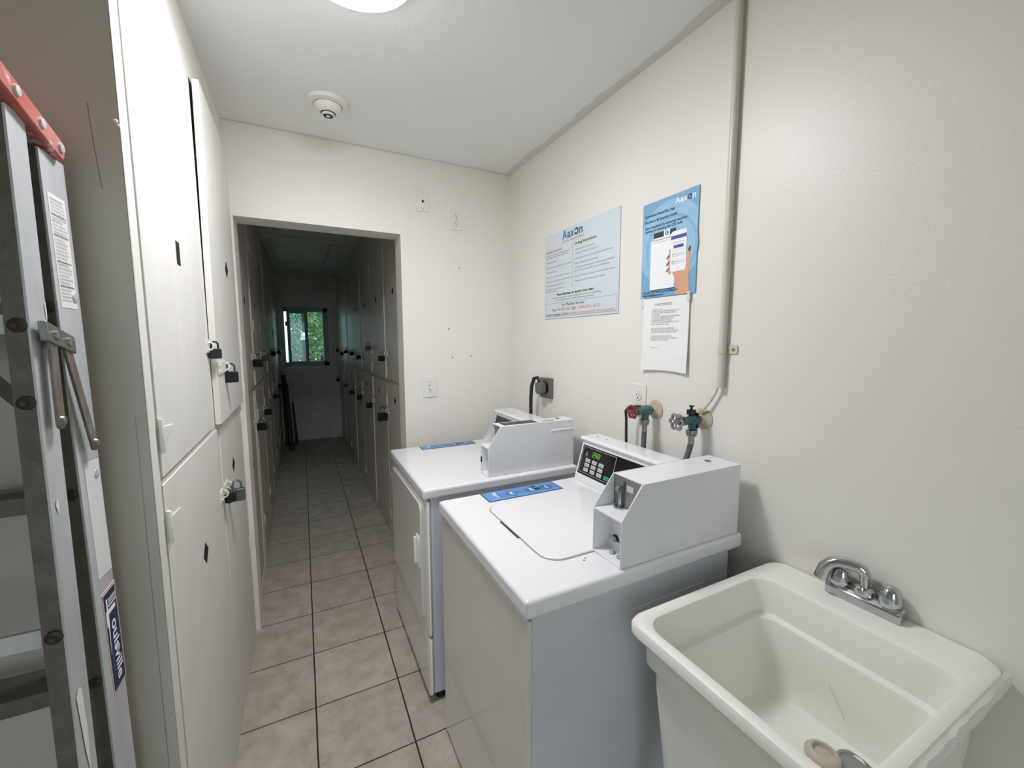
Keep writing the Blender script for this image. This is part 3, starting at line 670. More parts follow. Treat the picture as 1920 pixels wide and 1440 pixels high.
b2 = Board(1.245, .993, 1.660, 2.010, 1.1955)
p2 = thing('app_poster', (1.198, 1.12, 1.66), 'blue portrait poster showing a hand holding a phone before a washer', 'poster')
build('sheet', B(1.1955, 1.198, .993, 1.245, 1.660, 2.010), P2, p2)
t = MB(); b2.disc(t, .52, .46, .148, .0004, clip=True); build('light_disc', t, P2L, p2)
t = MB(); b2.ring(t, .55, .52, .118, .106, .0006); build('drum_ring', t, P2M, p2)
logo(b2, p2, .615, .098, .0215, INKW, INKN)
t = MB()
for v, s_, w_ in [(.145, 'Download AaxonPay App', .14), (.205, 'Receive a $5 laundry credit', .15), (.268, 'Start machines by entering machine', .195), (.305, 'number or scanning the QR code', .175),
                  ]:
    b2.text(t, s_, .05, v, .0135, width=w_, bold=.012, d=.0012)
build('navy_print', t, INKN, p2)
t = MB()
for v, s_, w_ in [(.955, 'Call: 954 772 7100/(Text) 954.280.6028', .165), (.985, 'Email: help@aaxon.com', .10)]: b2.text(t, s_, .05, v, .011, width=w_, bold=.012, d=.0012)
build('contact_print', t, INKN, p2)
t = MB(); b2.quad(t, .18, .63, .405, .92, .0008); b2.quad(t, .24, .64, .385, .41, .0008); b2.rr(t, .19, .64, .43, .92, .004, .0009); build('washer_picture', t, INKW, p2)
t = MB(); b2.quad(t, .23, .64, .33, .385, .0010); b2.quad(t, .18, .65, .92, .928, .0010); b2.quad(t, .20, .63, .43, .432, .0012); build('black_bands', t, INK, p2)
t = MB(); b2.rr(t, .425, .535, .325, .39, .003, .0014); build('dial_plate', t, INKW, p2)
t = MB(); b2.ring(t, .48, .357, .008, .005, .0017); b2.quad(t, .475, .50, .352, .362, .0017); build('dial_mark', t, INKN, p2)
t = MB()
b2.pts(t, [(.58, .74), (.64, .82), (.66, .90), (.665, .9985), (.90, .9985), (.885, .86), (.89, .76), (.895, .68), (.90, .60), (.91, .56), (.885, .545), (.855, .58), (.83, .68), (.80, .74), (.74, .775)], .0010)
b2.pts(t, [(.53, .535), (.58, .53), (.59, .60), (.58, .78), (.545, .79), (.515, .75), (.53, .70), (.50, .68), (.53, .63), (.49, .61), (.53, .58)], .0010)
build('hand_picture', t, SKIN, p2)
t = MB(); b2.rr(t, .56, .835, .365, .765, .010, .0016); build('phone_picture', t, INKW, p2)
t = MB()
for u0, u1, v0, v1 in ((.565, .83, .41, .445), (.615, .785, .505, .535)): b2.quad(t, u0, u1, v0, v1, .0020)
build('app_header', t, APPB, p2)
t = MB()
b2.text(t, 'Machine found', .60, .485, .006, width=.045, d=.002); b2.text(t, 'or', .685, .625, .006, width=.006, d=.002)
for v in (.555, .585, .615, .655, .69): b2.quad(t, .585, .815, v, v+.0012, .002)
b2.ring(t, .61, .60, .005, .0035, .002, 6); b2.ring(t, .61, .672, .006, .004, .002, 8)
b2.text(t, 'Scan machine', .645, .605, .006, width=.04, d=.002); b2.text(t, 'Find location', .645, .678, .006, width=.04, d=.002)
b2.ring(t, .70, .737, .0045, .004, .002, 20)
build('app_print', t, INKL, p2)
t = MB(); b2.pts(t, [(.865, .575), (.885, .545), (.905, .545), (.90, .59), (.878, .60)], .0018)
for v in (.60, .665, .725): b2.pts(t, [(.485, v+.025), (.54, v-.012), (.545, v+.0), (.50, v+.032)], .0018)
build('nail_pictures', t, NAIL, p2)

b3 = Board(1.228, 1.013, 1.384, 1.657, 1.1905)
p3 = thing('paper_notice', (1.19, 1.12, 1.384), 'white typed paper notice hanging below the blue poster', 'notice')
pg_ = MB(); n, m_ = 14, 20; vs = []
def curl(u, v): return .0045+.010*max(0, v-.1)**2*(.35+.65*(2*u-1)**2)
for sgn in (0, .0004):
    for j in range(m_+1):
        for i in range(n+1):
            u, v = i/n, j/m_; zz = 1.657-.273*v-(.006*math.sin(math.pi*u)*-1 if 0 else 0)
            vs.append((1.1985-curl(u, v)-sgn, 1.228-.215*u-.004*v, zz+(.004*math.sin(math.pi*u) if j == m_ else 0)))
K = (n+1)*(m_+1); fs = []
for s0 in (0, K):
    for j in range(m_):
        for i in range(n):
            a = s0+j*(n+1)+i; fs.append((a, a+1, a+n+2, a+n+1))
pg_.add(vs, fs, True); build('sheet', pg_, PAPER, p3)
def on_sheet(mb):
    for p in mb.v:
        u = (1.228-p.y)/.215; v = (1.657-p.z)/.273; p.x = 1.1985-curl(u, v)-.0010; p.y -= .004*v
    return mb
t = MB()
b3.text(t, 'LAUNDRY ROOM RULES', .27, .10, .010, width=.082)
b3.quad(t, .27, .65, .107, .110, .0006)
for v, s_, w_ in [(.165, '1. OPEN 8AM TO 11PM', .05), (.19, '2. REMOVE CLOTHES AFTER COMPLETION OF THE', .128), (.215, 'CYCLE. DO NOT LEAVE CLOTHES UNATTENDED', .115), (.24, 'FOR OTHERS.', .04), (.265, '3. CLEAN LINT SCREEN AFTER USING DRYER', .132),
                  (.29, '4. REMOVE ALL ITEMS FROM THE TUB', .105), (.315, '5. WIPE DOWN WASHER AFTER USE', .095), (.34, '6. DO NOT OVERLOAD THE MACHINES WITH CLOTHES', .13), (.37, 'RUGS, SHOES OR PET ITEMS.', .085),
                  (.425, 'ALL CLOTHES LEFT WILL BE REMOVED', .11), (.45, 'PLEASE HELP US KEEP OUR LAUNDRY ROOM CLEAN', .128), (.475, 'FOR EVERYONE TO ENJOY USING THE ROOM', .12),
                  (.53, '7. IF THERE IS ANY PROBLEM WITH THE', .10), (.555, 'MACHINES, CONTACT THE NUMBER ON THE SIGN', .122), (.58, 'POSTED ON THE WALL.', .085), (.685, 'Thank you', .032)]:
    if v in (.165, .425, .53, .685): build('typed_print', on_sheet(t), INKL, p3); t = MB()
    b3.text(t, s_, .20, v, .0068, width=w_)
build('typed_print', on_sheet(t), INKL, p3)
tp = MB().hexa([(1.1945, 1.222, 1.628), (1.1945, 1.238, 1.624), (1.195, 1.236, 1.664), (1.195, 1.226, 1.664)][::1], [(1.1935, 1.222, 1.628), (1.1935, 1.238, 1.624), (1.194, 1.236, 1.664), (1.194, 1.226, 1.664)])
build('tape', tp, P1, p3)
build('tape', B(1.1885, 1.1895, 1.008, 1.020, 1.635, 1.665), P1, p3)

# ------------------------------------------------------------------ washer and dryer
def coin_box(r, x0, x1, xb, y0, y1, z0, zm, zt, mech, top_label, kshelf=.0):
    w = .003
    side = [(x0, z0), (x1, z0), (x1, zt), (xb, zt), (x0, zm)]
    h = MB().prism(side, 'y', y0, y0+w).prism(side, 'y', y1-w, y1)
    h.box(xb, x1, y0+w, y1-w, zt-w, zt)                     # top
    h.box(x0, x1, y0+w, y1-w, z0, z0+w)                     # bottom
    h.box(x1-w, x1, y0+w, y1-w, z0+w, zt-w)
    cb = build('coin_box', h, HOUSING, r, bevel=.0012)
    build('shelf', B(x0+.001, x0+.11, y0+w, y1-w, zm-.004, zm), HOUSING, cb)
    build('coin_slide_plate', B(x0+.07, x0+.074, y0+w, y1-w, zm, zt-w), GREYM, cb)
    lw = MB().box(x0+.055, x0+.059, y0+w, y1-w, z0+.03, zm-.004).box(x0+.05, x0+.059, y0+w, y1-w, z0+.003, z0+.03)
    lw.box(x0+.040, x0+.059, y1-.012, y1-w, z0+.028, zm-.004)
    build('cash_drawer_face', lw, HOUSING, cb)
    yc = (y0+y1)/2
    if mech:
        yc = y0+.080
        mm = MB().cyl((x0+.062, yc-.002, zm+.001), (x0+.062, yc-.002, zm+.055), .0045, n=14).lathe([(.017, .0), (.017, .004), (.010, .006)], (x0+.060, yc-.004, zm), (0, 0, 1), 24)
        mm.box(x0+.064, x0+.069, yc-.012, yc-.006, zm+.05, zt-.012).lathe([(.009, -.006), (.009, .006), (.006, .008)], (x0+.060, yc, zm+.052), (0, 1, 0), 16)
        build('coin_slide', mm, CHROME, cb)
        build('slot_label', B(x0+.0685, x0+.0697, y0+.035, y0+.060, zm+.05, zm+.066), KEY, cb)
        build('lock', MB().lathe([(.012, 0), (.012, .003), (.008, .004), (.008, .002)], (x0+.055, yc+.002, z0+.034), (-1, 0, 0), 20), BLACK, cb)
        build('lock_face', MB().lathe([(.008, 0), (.008, .004)], (x0+.050, yc+.002, z0+.034), (-1, 0, 0), 20), CHROME, cb)
        for sx, sy in ((.035, .070), (.033, .041)):
            build('bolt', MB().lathe([(.0085, 0), (.008, .0035), (.004, .006), (0, .0065)], (x0+sx, y0+sy, z0+w), (0, 0, 1), 18), GREYM, cb)
    else:
        build('coin_slide', MB().box(x0+.064, x0+.069, yc-.004, yc+.002, zm+.01, zt-.012).box(x0+.058, x0+.069, yc-.006, yc+.004, zm+.006, zm+.02), GREYM, cb)
        build('lock', B(x0-.0002, x0+.006, y1-.0045, y1-.0025, z0+.045, z0+.07), BLACK, cb)
    build('top_lock', MB().lathe([(.010, 0), (.010, .0015), (.007, .0018), (.007, .0008), (.0035, .0012), (0, .0014)], (x1-.058, y0+.6*(y1-y0), zt), (0, 0, 1), 18), GREYM, cb)
    return cb

def sticker(r, x0, x1, y0, y1, z):
    """blue strip, printed to be read from the wall side"""
    bk = build('instruction_sticker', B(x0, x1, y0, y1, z, z+.0008), STICKE, r)
    build('blue_field', B(x0+.004, x1-.004, y0+.004, y1-.004, z+.0008, z+.0012), STICK, bk)
    L = x1-x0; yc = (y0+y1)/2; hy = (y1-y0); zz = z+.0018
    ux, uy = Vector((-1, 0, 0)), Vector((0, -1, 0))
    c = MB()
    for f_ in (.35, .62, .83):
        n = 28; cx = x0+L*f_
        c.poly([Vector((cx+hy*.30*math.cos(2*math.pi*k/n), yc+hy*.30*math.sin(2*math.pi*k/n), z+.0015)) for k in range(n)])
    build('number_discs', c, STICKC, bk)
    t = MB()
    for f_, s_ in ((.35, '3'), (.62, '2'), (.83, '1')):
        write(t, s_, (x0+L*f_+hy*.11, yc+hy*.14, zz), ux, uy, hy*.42, bold=.02)
    write(t, 'Aaxon', (x0+L*.05+hy*.5*.0, yc, zz), Vector((0, 1, 0)), Vector((-1, 0, 0)), .001)
    write(t, 'Aax n', (x0+L*.13, yc+hy*.40, zz), Vector((0, -1, 0)), Vector((1, 0, 0)), .024, width=hy*.62, bold=.03)
    build('white_print', t, INKW, bk)
    t = MB()
    for f_ in (.22, .50, .74, .93):
        for k in range(3):
            write(t, ['Select cycle', 'Insert payment', 'Press start'][k], (x0+L*f_+.022, y1-hy*(.28+.2*k), zz), ux, uy, .009, width=.042)
    build('navy_print', t, INKN, bk)
    d = MB().box(x0+L*.655, x0+L*.72, y1-hy*.28, y1-hy*.12, z+.0012, zz).box(x0+L*.665, x0+L*.74, y1-hy*.62, y1-hy*.40, z+.0012, zz)
    build('black_bars', d, STICKE, bk)

def console(r, xb, xt, xback, y0, y1, z0, zt, panel=True, px1=None):
    # slanted fascia with an overhanging top cap
    h = MB().prism([(xb, z0), (xback, z0), (xback, zt-.012), (xt+.003, zt-.012)], 'y', y0+.004, y1-.004)
    cs = build('console', h, ENAMEL, r, bevel=.003)
    build('console_top', MB().prism([(xt-.012, zt-.014), (xt-.012, zt-.006), (xt-.004, zt), (xback+.002, zt), (xback+.002, zt-.014)], 'y', y0, y1), ENAMEL, cs, bevel=.004, seg=3)
    return cs

wa = thing('washing_machine', (.79, 1.09, 0), 'white top-loading coin washer beside the sink, display reading 250', 'washing machine')
TZ = .92
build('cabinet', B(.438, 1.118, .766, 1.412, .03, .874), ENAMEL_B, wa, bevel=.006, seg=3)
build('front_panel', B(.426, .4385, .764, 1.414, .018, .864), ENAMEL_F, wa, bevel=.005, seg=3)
build('top_deck', B(.417, 1.165, .756, 1.42, .874, TZ), ENAMEL, wa, bevel=.010, seg=4)
lid = build('lid', MB().prism(rrect(.548, 1.0, .872, 1.292, .055, 8), 'z', TZ-.002, TZ+.0045), ENAMEL, wa, bevel=.003, seg=3)
ring_o, ring_i = rrect(.5445, 1.0, .8685, 1.2955, .058, 8), rrect(.548, 1.0, .872, 1.292, .055, 8)
nn = len(ring_o)
build('lid_gap', MB().add([(x, y, TZ+.0003) for x, y in ring_o]+[(x, y, TZ+.0003) for x, y in ring_i], [(k, (k+1) % nn, nn+(k+1) % nn, nn+k) for k in range(nn)]), GREYL, wa)
build('lid_finger_slot', MB().prism([(.5405, 1.035), (.5405, 1.155), (.547, 1.165), (.5475, 1.03)], 'z', TZ-.001, TZ+.0008), BLACK, wa)
sc_ = MB(); rs = []
for k in range(9):
    a = math.pi*k/8; rs.append([(.5405-.030*math.sin(a)*q, 1.097-.075*math.cos(a), TZ+.0012*math.sin(math.pi*q)) for q in [j/6 for j in range(7)]])
sc_.rings(rs, False); build('finger_scoop', sc_, ENAMEL, wa)
cs = console(wa, 1.003, 1.048, 1.131, .775, 1.408, TZ, 1.098)
# fascia frame of reference: origin bottom far corner, u toward -y, w up the slope
FO = Vector((1.003, 1.404, TZ)); FT = Vector((1.051, 1.404, 1.086)); FW = (FT-FO); FWn = FW.normalized(); FU = Vector((0, -1, 0)); FN = Vector((-FWn.z, 0, FWn.x))
FNn = FN if FN.x < 0 else -FN
def fas(u, w_, d=.001): return FO+FU*u+FWn*w_+FNn*d
def fquad(mb, u0, u1, w0, w1, d0, d1): mb.hexa([fas(u0, w0, d0), fas(u1, w0, d0), fas(u1, w1, d0), fas(u0, w1, d0)], [fas(u0, w0, d1), fas(u1, w0, d1), fas(u1, w1, d1), fas(u0, w1, d1)])
t = MB(); fquad(t, .012, .62, .030, .150, -.001, .0012); pn = build('control_panel', t, BLACKG, cs)
t = MB()
for a in ((.018, .220, .038, .0392), (.018, .220, .1435, .1447), (.018, .0195, .038, .1447), (.2185, .220, .038, .1447)): fquad(t, a[0], a[1], a[2], a[3], .0012, .0016)
build('outline', t, KEY, pn)
t = MB(); fquad(t, .078, .136, .110, .134, .0012, .0016); build('display_window', t, GDIM, pn)
t = MB(); SEG = {'2': 'abged', '5': 'afgcd', '0': 'abcdef'}
def seg(u0, w0, u1, w1, th=.00055):
    a_, b_ = fas(u0, w0, .0020), fas(u1, w1, .0020); d_ = (b_-a_).normalized(); n_ = d_.cross(FNn)*th; t.poly([a_-n_, b_-n_, b_+n_, a_+n_])
for k, ch in enumerate('250'):
    u = .084+.0160*k; L_ = .0095; H_ = .0082; b0 = .1138; sh = .0012
    P_ = {'a': (u+2*sh, b0+2*H_, u+L_+2*sh, b0+2*H_), 'b': (u+L_+sh, b0+H_, u+L_+2*sh, b0+2*H_), 'c': (u+L_, b0, u+L_+sh, b0+H_), 'd': (u, b0, u+L_, b0), 'e': (u, b0, u+sh, b0+H_), 'f': (u+sh, b0+H_, u+2*sh, b0+2*H_), 'g': (u+sh, b0+H_, u+L_+sh, b0+H_)}
    for c_ in SEG[ch]: seg(*P_[c_])
build('display_digits', t, GLED, pn)
for i in range(3):
    for j in range(3):
        t = MB(); u = .048+i*.042; w0 = .046+(2-j)*.0195
        fquad(t, u, u+.029, w0, w0+.0145, .0012, .003); kb = build('key_button', t, KEY, pn, bevel=.001)
        t = MB(); write(t, ['Hot', 'Normal', 'Light', 'Warm', 'Perm', 'Heavy', 'Cold', 'Delic', 'Rinse'][j*3+i], fas(u+.004, w0+.0045, .0034), FU, FWn, .007, width=.02); build('key_print', t, INK, kb)
t = MB(); fquad(t, .176, .206, .046, .061, .0012, .003); kb = build('start_button', t, KEYG, pn, bevel=.001)
t = MB(); write(t, 'START', fas(.180, .0505, .0034), FU, FWn, .007, width=.022); build('key_print', t, INKN, kb)
t = MB()
for k in range(3):
    write(t, ['Wash', 'Rinse', 'Spin'][k], fas(.090+.022*k, .094, .0016), FU, FWn, .0055, width=.014); fquad(t, .095+.022*k, .099+.022*k, .101, .103, .0012, .0016)
t.add([fas(.036, .109, .0016), fas(.056, .109, .0016), fas(.046, .128, .0016)], [(0, 1, 2)])
for k in range(5): write(t, ['CYCLE', 'TEMP', 'EXTRA', 'SOIL', 'LOAD'][k], fas(.024, .047+.0115*k, .0016), FU, FWn, .005, width=.018)
write(t, 'Caution', fas(.034, .102, .0016), FU, FWn, .006, width=.024)
build('legend', t, GREYM, pn)
build('black_plug', MB().lathe([(.007, 0), (.007, .002), (.004, .0035), (0, .004)], (1.044, 1.055, 1.0905), (-.7, 0, .7), 16), BLACK, cs)
for q in (1.36, 1.30): build('screw', MB().cyl((1.09, q, 1.098), (1.09, q, 1.0995), .0035, n=10), GREYM, cs)
coin_box(wa, .694, 1.150, .762, .765, .880, TZ+.001, 1.045, 1.132, True, '')
sticker(wa, .576, .892, 1.318, 1.408, TZ+.0002)
for sx in (.47, 1.07):
    for sy in (.80, 1.38): build('levelling_foot', MB().cyl((sx, sy, .0005), (sx, sy, .03), .02, n=14), BLACK, wa)
mk = MB().cyl((.64, .845, TZ), (.64, .845, TZ+.0006), .003, n=8).cyl((.65, .853, TZ), (.65, .853, TZ+.0006), .003, n=8)
build('paint_chips', mk, GREYM, wa)
# embossed line on the washer's side
build('side_crease', MB().cyl((.62, .7655, .80), (1.02, .7655, .80), .002, n=6), ENAMEL_B, wa)

dy = thing('dryer', (.76, 1.89, 0), 'white front-loading coin dryer standing by the far wall', 'dryer')
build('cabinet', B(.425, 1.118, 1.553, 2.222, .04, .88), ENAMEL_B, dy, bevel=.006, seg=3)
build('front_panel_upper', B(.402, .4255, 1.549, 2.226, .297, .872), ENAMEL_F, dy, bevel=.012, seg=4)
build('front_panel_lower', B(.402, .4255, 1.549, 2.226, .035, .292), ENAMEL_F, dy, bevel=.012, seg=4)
build('top_deck', B(.394, 1.125, 1.545, 2.23, .878, TZ), ENAMEL, dy, bevel=.010, seg=4)
door = build('door', MB().prism(rrect(1.60, 2.185, .345, .845, .035, 6), 'x', .392, .4035), ENAMEL_F, dy, bevel=.003, seg=3)
dh = MB().prism(rrect(1.618, 1.668, .56, .70, .012, 4), 'x', .388, .3925)
h_ = build('handle_plate', dh, ENAMEL, door, bevel=.002)
build('handle_recess', MB().prism(rrect(1.628, 1.658, .575, .685, .01, 4), 'x', .3865, .3885), ENAMEL_F, h_, bevel=.0015)
build('handle_lip', B(.378, .388, 1.655, 1.663, .572, .688), ENAMEL, h_, bevel=.002)
for z in (.78, .40): build('door_hinge', B(.388, .402, 2.186, 2.20, z-.03, z+.03), GREYM, dy, bevel=.002)
build('base_shadow_block', B(.44, 1.10, 1.57, 2.20, .02, .041), BLACK, dy)  # black block added for the shadow gap under the dryer
for sx in (.46, 1.07):
    for sy in (1.59, 2.19): build('levelling_foot', MB().cyl((sx, sy, .0005), (sx, sy, .03), .022, n=14), BLACK, dy)
dcs = console(dy, .968, 1.005, 1.112, 1.57, 2.20, TZ, 1.098)
FO = Vector((.968, 2.196, TZ)); FT = Vector((1.008, 2.196, 1.086)); FWn = (FT-FO).normalized(); FN = Vector((-FWn.z, 0, FWn.x)); FNn = FN if FN.x < 0 else -FN
t = MB(); fquad(t, .012, .50, .030, .150, -.001, .0012); pn = build('control_panel', t, BLACKG, dcs)
t = MB()
for a in ((.018, .220, .038, .0392), (.018, .220, .1435, .1447), (.018, .0195, .038, .1447), (.2185, .220, .038, .1447)): fquad(t, a[0], a[1], a[2], a[3], .0012, .0016)
build('outline', t, GREYM, pn)
dcb = coin_box(dy, .682, 1.118, .740, 1.572, 1.660, TZ+.001, 1.045, 1.134, False, '')
t = B(.765, .93, 1.588, 1.645, 1.1341, 1.1348); lb = build('price_label', t, INK, dcb)
t = MB()
for k in range(6):
    write(t, ['PAYMENT', 'ACCEPTED', 'INSERT COINS', 'OR CARD', 'NO REFUND', 'PRESS START'][k], (.775, 1.635-.0078*k, 1.1356), (1, 0, 0), (0, 1, 0), .0062, width=.13 if k % 2 else .15)
for k in range(5): t.box(.79+.027*k, .7915+.027*k, 1.59, 1.643, 1.1349, 1.1352)
build('label_print', t, INKL, lb)
build('badge', B(.96, 1.02, 1.592, 1.598, 1.134, 1.1348), GREYM, dcb)
build('vent_slot', B(1.06, 1.10, 1.5712, 1.5722, 1.105, 1.112), INKW, dcb)
sticker(dy, .548, .856, 2.142, 2.235-.02, TZ+.0002)

# ------------------------------------------------------------------ laundry sink
sk = thing('laundry_sink', (.92, .455, 0), 'off-white plastic laundry sink with a wide rim against the right wall', 'sink')
def ringz(x0, x1, y0, y1, r, z): return [(x, y, z) for x, y in rrect(x0, x1, y0, y1, r, 8)]
S = []
X0, X1, Y0, Y1, ZR = .634, 1.197, .226, .682, .868
R_ = lambda dx0, dx1, dy0, dy1, r, z: S.append(ringz(X0+dx0, X1-dx1, Y0+dy0, Y1-dy1, r, z))
R_(.075, .03, .045, .045, .05, .44)
R_(.05, .012, .030, .030, .045, .70)
R_(.048, .011, .029, .029, .045, .752)
R_(.030, .008, .020, .020, .04, .768)
R_(.027, .007, .018, .018, .04, .825)
R_(.022, .006, .016, .016, .04, .834)
R_(.004, .001, .004, .004, .04, .836)
R_(.000, .000, .000, .000, .04, .842)
R_(.000, .000, .000, .000, .04, .856)
R_(.004, .001, .004, .004, .04, .864)
R_(.011, .003, .011, .010, .04, .868)
R_(.022, .108, .020, .028, .045, .868)
R_(.028, .114, .025, .034, .045, .864)
R_(.031, .117, .028, .038, .045, .855)
R_(.036, .122, .033, .044, .045, .80)
R_(.038, .124, .034, .046, .045, .782)
R_(.046, .136, .042, .060, .045, .775)
R_(.048, .139, .044, .063, .045, .765)
R_(.062, .130, .056, .082, .05, .655)
R_(.068, .134, .062, .094, .055, .615)
R_(.082, .142, .074, .108, .06, .596)
R_(.105, .158, .095, .128, .06, .588)
R_(.20, .22, .17, .20, .03, .584)
S2 = MB().rings(S, True, False, True)
build('basin', S2, SINK, sk, angle=32)
build('rough_rim_edge', MB().rings([[(X0+.02+(X1-X0-.03)*k/24, Y0-.004+random.uniform(-.002, .002), z+random.uniform(-.002, .002)) for k in range(25)] for z in (.828, .836, .846, .856)]
      + [[(X0+.02+(X1-X0-.03)*k/24, Y0+.004, .862) for k in range(25)]], False), SINKR, sk)
for sx, sy in ((.73, .29), (1.15, .29), (.73, .62), (1.15, .62)):
    build('leg', MB().cyl((sx, sy, .0005), (sx, sy, .46), .016, n=12), STEEL, sk)
build('drain', MB().lathe([(.032, 0), (.032, .003), (.026, .004), (.024, .0008), (0, .0008)], (1.020, .385, .588), n=32), GREYM, sk)
build('scratch', MB().tube([(1.0585, .46, .70), (1.0595, .44, .67), (1.061, .425, .64)], .0004, 5), GREYL, sk)
sp = thing('sink_stopper', (.970, .422, .5895), 'beige rubber stopper lying in the sink beside the drain', 'stopper')
build('rubber', MB().lathe([(.030, .002), (.033, .006), (.033, .014), (.028, .020), (.020, .022), (.018, .013), (.008, .012), (0, .012)], (.970, .422, .5895), (.05, .02, 1), 32), RUBBER, sp)

# faucet on the rear deck
fc = thing('faucet', (1.168, .453, ZR), 'chrome two-handle faucet with a swung spout on the sink rim', 'faucet')
base = MB().prism([(1.152, ZR), (1.193, ZR), (1.193, ZR+.022), (1.185, ZR+.030), (1.163, ZR+.030), (1.152, ZR+.020)], 'y', .378, .528)
build('base', base, CHROME, fc, bevel=.003, seg=3)
zb = ZR+.029
for q in (.404, .502):
    build('handle', MB().lathe([(.0185, 0), (.0225, .003), (.0225, .014), (.0205, .026), (.0180, .037), (.0120, .044), (.005, .0465), (0, .047)], (1.168, q, zb), n=10), CHROME, fc, angle=60)
build('spout_collar', MB().lathe([(.019, 0), (.021, .006), (.020, .014), (.013, .018)], (1.168, .453, zb), n=24), CHROME, fc)
spd = Vector((-.38, .92, 0)).normalized()
o0 = Vector((1.170, .453, zb+.012))
path = [o0, o0+Vector((0, 0, .018)), o0+Vector((0, 0, .034))+spd*.0005, o0+Vector((0, 0, .044))+spd*.005, o0+Vector((0, 0, .0495))+spd*.015,
        o0+Vector((0, 0, .051))+spd*.034, o0+Vector((0, 0, .050))+spd*.052, o0+Vector((0, 0, .043))+spd*.066, o0+Vector((0, 0, .028))+spd*.077, o0+Vector((0, 0, -.001))+spd*.084]
build('spout', MB().tube(path, [.0105, .0105, .0115, .0125, .0130, .0130, .0130, .0135, .0145, .0155], 18), CHROME, fc)

# ------------------------------------------------------------------ step ladder
la = thing('step_ladder', (-.53, .93, 0), 'folded aluminium step ladder with a red cap leaning at the left', 'ladder')
def xs(z): return -.3535+(1.84-z)*.0135
def yA(z): return .868-(1.84-z)*.042
def yB(z): return .944-(1.84-z)*.012
XM = -.53
def rail(y0f, y1f, fl, ztop, zbot, side):
    """C channel; web faces outwards, flanges point inwards"""
    sg = 1 if side == 'r' else -1
    X = (lambda z: xs(z)) if side == 'r' else (lambda z: 2*XM-xs(z))
    web, flg = MB(), MB()
    def q(mb, xa, xb, ya, yb):
        mb.hexa([(X(zbot)+sg*xa, ya(zbot), zbot), (X(zbot)+sg*xb, ya(zbot), zbot), (X(zbot)+sg*xb, yb(zbot), zbot), (X(zbot)+sg*xa, yb(zbot), zbot)],
                [(X(ztop)+sg*xa, ya(ztop), ztop), (X(ztop)+sg*xb, ya(ztop), ztop), (X(ztop)+sg*xb, yb(ztop), ztop), (X(ztop)+sg*xa, yb(ztop), ztop)])
    q(web, -.003, 0, y0f, y1f)
    q(flg, -fl, -.0031, y0f, lambda z: y0f(z)+.003); q(flg, -fl, -.0031, lambda z: y1f(z)-.003, y1f)
    return web, flg
for side in 'rl':
    w1, f1 = rail(yB, lambda z: yB(z)+.079, .026, 1.802, .02, side)
    r1 = build('front_rail', w1, ALU, la); build('rail_flanges', f1, ALUD, r1)
    w2, f2 = rail(yA, lambda z: yA(z)+.048, .026, 1.83, .02, side)
    r2 = build('rear_rail', w2, ALU, la); build('rail_flanges', f2, ALUD, r2)
    sg = 1 if side == 'r' else -1
    for yy in (yB, yA):
        build('foot', MB().box(*sorted(((xs(.02) if side == 'r' else 2*XM-xs(.02))-sg*.03, (xs(.02) if side == 'r' else 2*XM-xs(.02))+sg*.004)), yy(0)-.003, yy(0)+(.083 if yy is yB else .052), 0.0005, .035), BLACK, la, bevel=.003)
    X = (lambda z: xs(z)) if side == 'r' else (lambda z: 2*XM-xs(z))
    for z in (1.554, 1.24, .90, .575, .25):
        build('step_rivet', MB().lathe([(.0095, 0), (.009, .003), (.005, .005), (0, .0055)], (X(z)-sg*.013, yB(z), z), (0, -1, 0), 14), RIVD, la)
        build('step_rivet', MB().lathe([(.0085, 0), (.008, .002), (0, .004)], (X(z), yB(z)+.06, z+.02), (sg, 0, 0), 12), ALU, la)
    for z in (1.522, 1.41, 1.053, .62):
        build('brace_rivet', MB().lathe([(.011, 0), (.010, .003), (.006, .005), (.004, .0035), (0, .0035)], (X(z)-sg*.013, yA(z), z), (0, -1, 0), 14), RIVD, la)
for z in (1.56, 1.245, .905, .58, .255):
    st_ = MB().box(2*XM-xs(z)+.004, xs(z)-.004, yB(z)+.006, yB(z)+.073, z-.004, z).box(2*XM-xs(z)+.004, xs(z)-.004, yB(z)+.0035, yB(z)+.006, z-.028, z)
    st_.box(2*XM-xs(z)+.004, xs(z)-.004, yB(z)+.073, yB(z)+.0755, z-.028, z)
    build('step', st_, ALUD, la)
for z in (1.525, 1.055, .62):
    build('rear_brace', B(2*XM-xs(z)+.028, xs(z)-.028, yA(z)+.004, yA(z)+.010, z-.016, z+.012), ALU, la)
for sg in (1, -1):
    X = xs(1.41)-.02 if sg == 1 else 2*XM-xs(1.41)+.02
    dd = MB().tube([(X, yA(1.41)+.012, 1.405), (X-sg*.13, yB(1.5)-.006, 1.53)], .013, 4)
    build('diagonal_brace', dd, ALUD, la)
# red top cap, tilted with the folded ladder
def cap_pt(x, t, h):     # t = distance along the cap from its far lower end, h = thickness direction
    d = Vector((0, -.9625, .271)); nrm = Vector((0, .271, .9625))
    return Vector((x, 0, 0))+Vector((0, .998, 1.7975))+d*t+nrm*h
cap = MB()
A_ = [(.006, 0), (.0, .01), (.0, .022), (.01, .034), (.23, .034), (.24, .022), (.24, .004)]
XA, XB = -.718, -.342
cap.rings([[cap_pt(x, t_, h_) for t_, h_ in A_] for x in (XA, XB)], True, True, True, False)
cp_ = build('top_cap', cap, REDP, la, bevel=.003, seg=2)
for t_ in (.016, .072, .135, .205): build('cap_rivet', MB().lathe([(.0085, 0), (.007, .003), (0, .004)], cap_pt(XB, t_, .018), (1, 0, 0), 14), ALU, cp_)
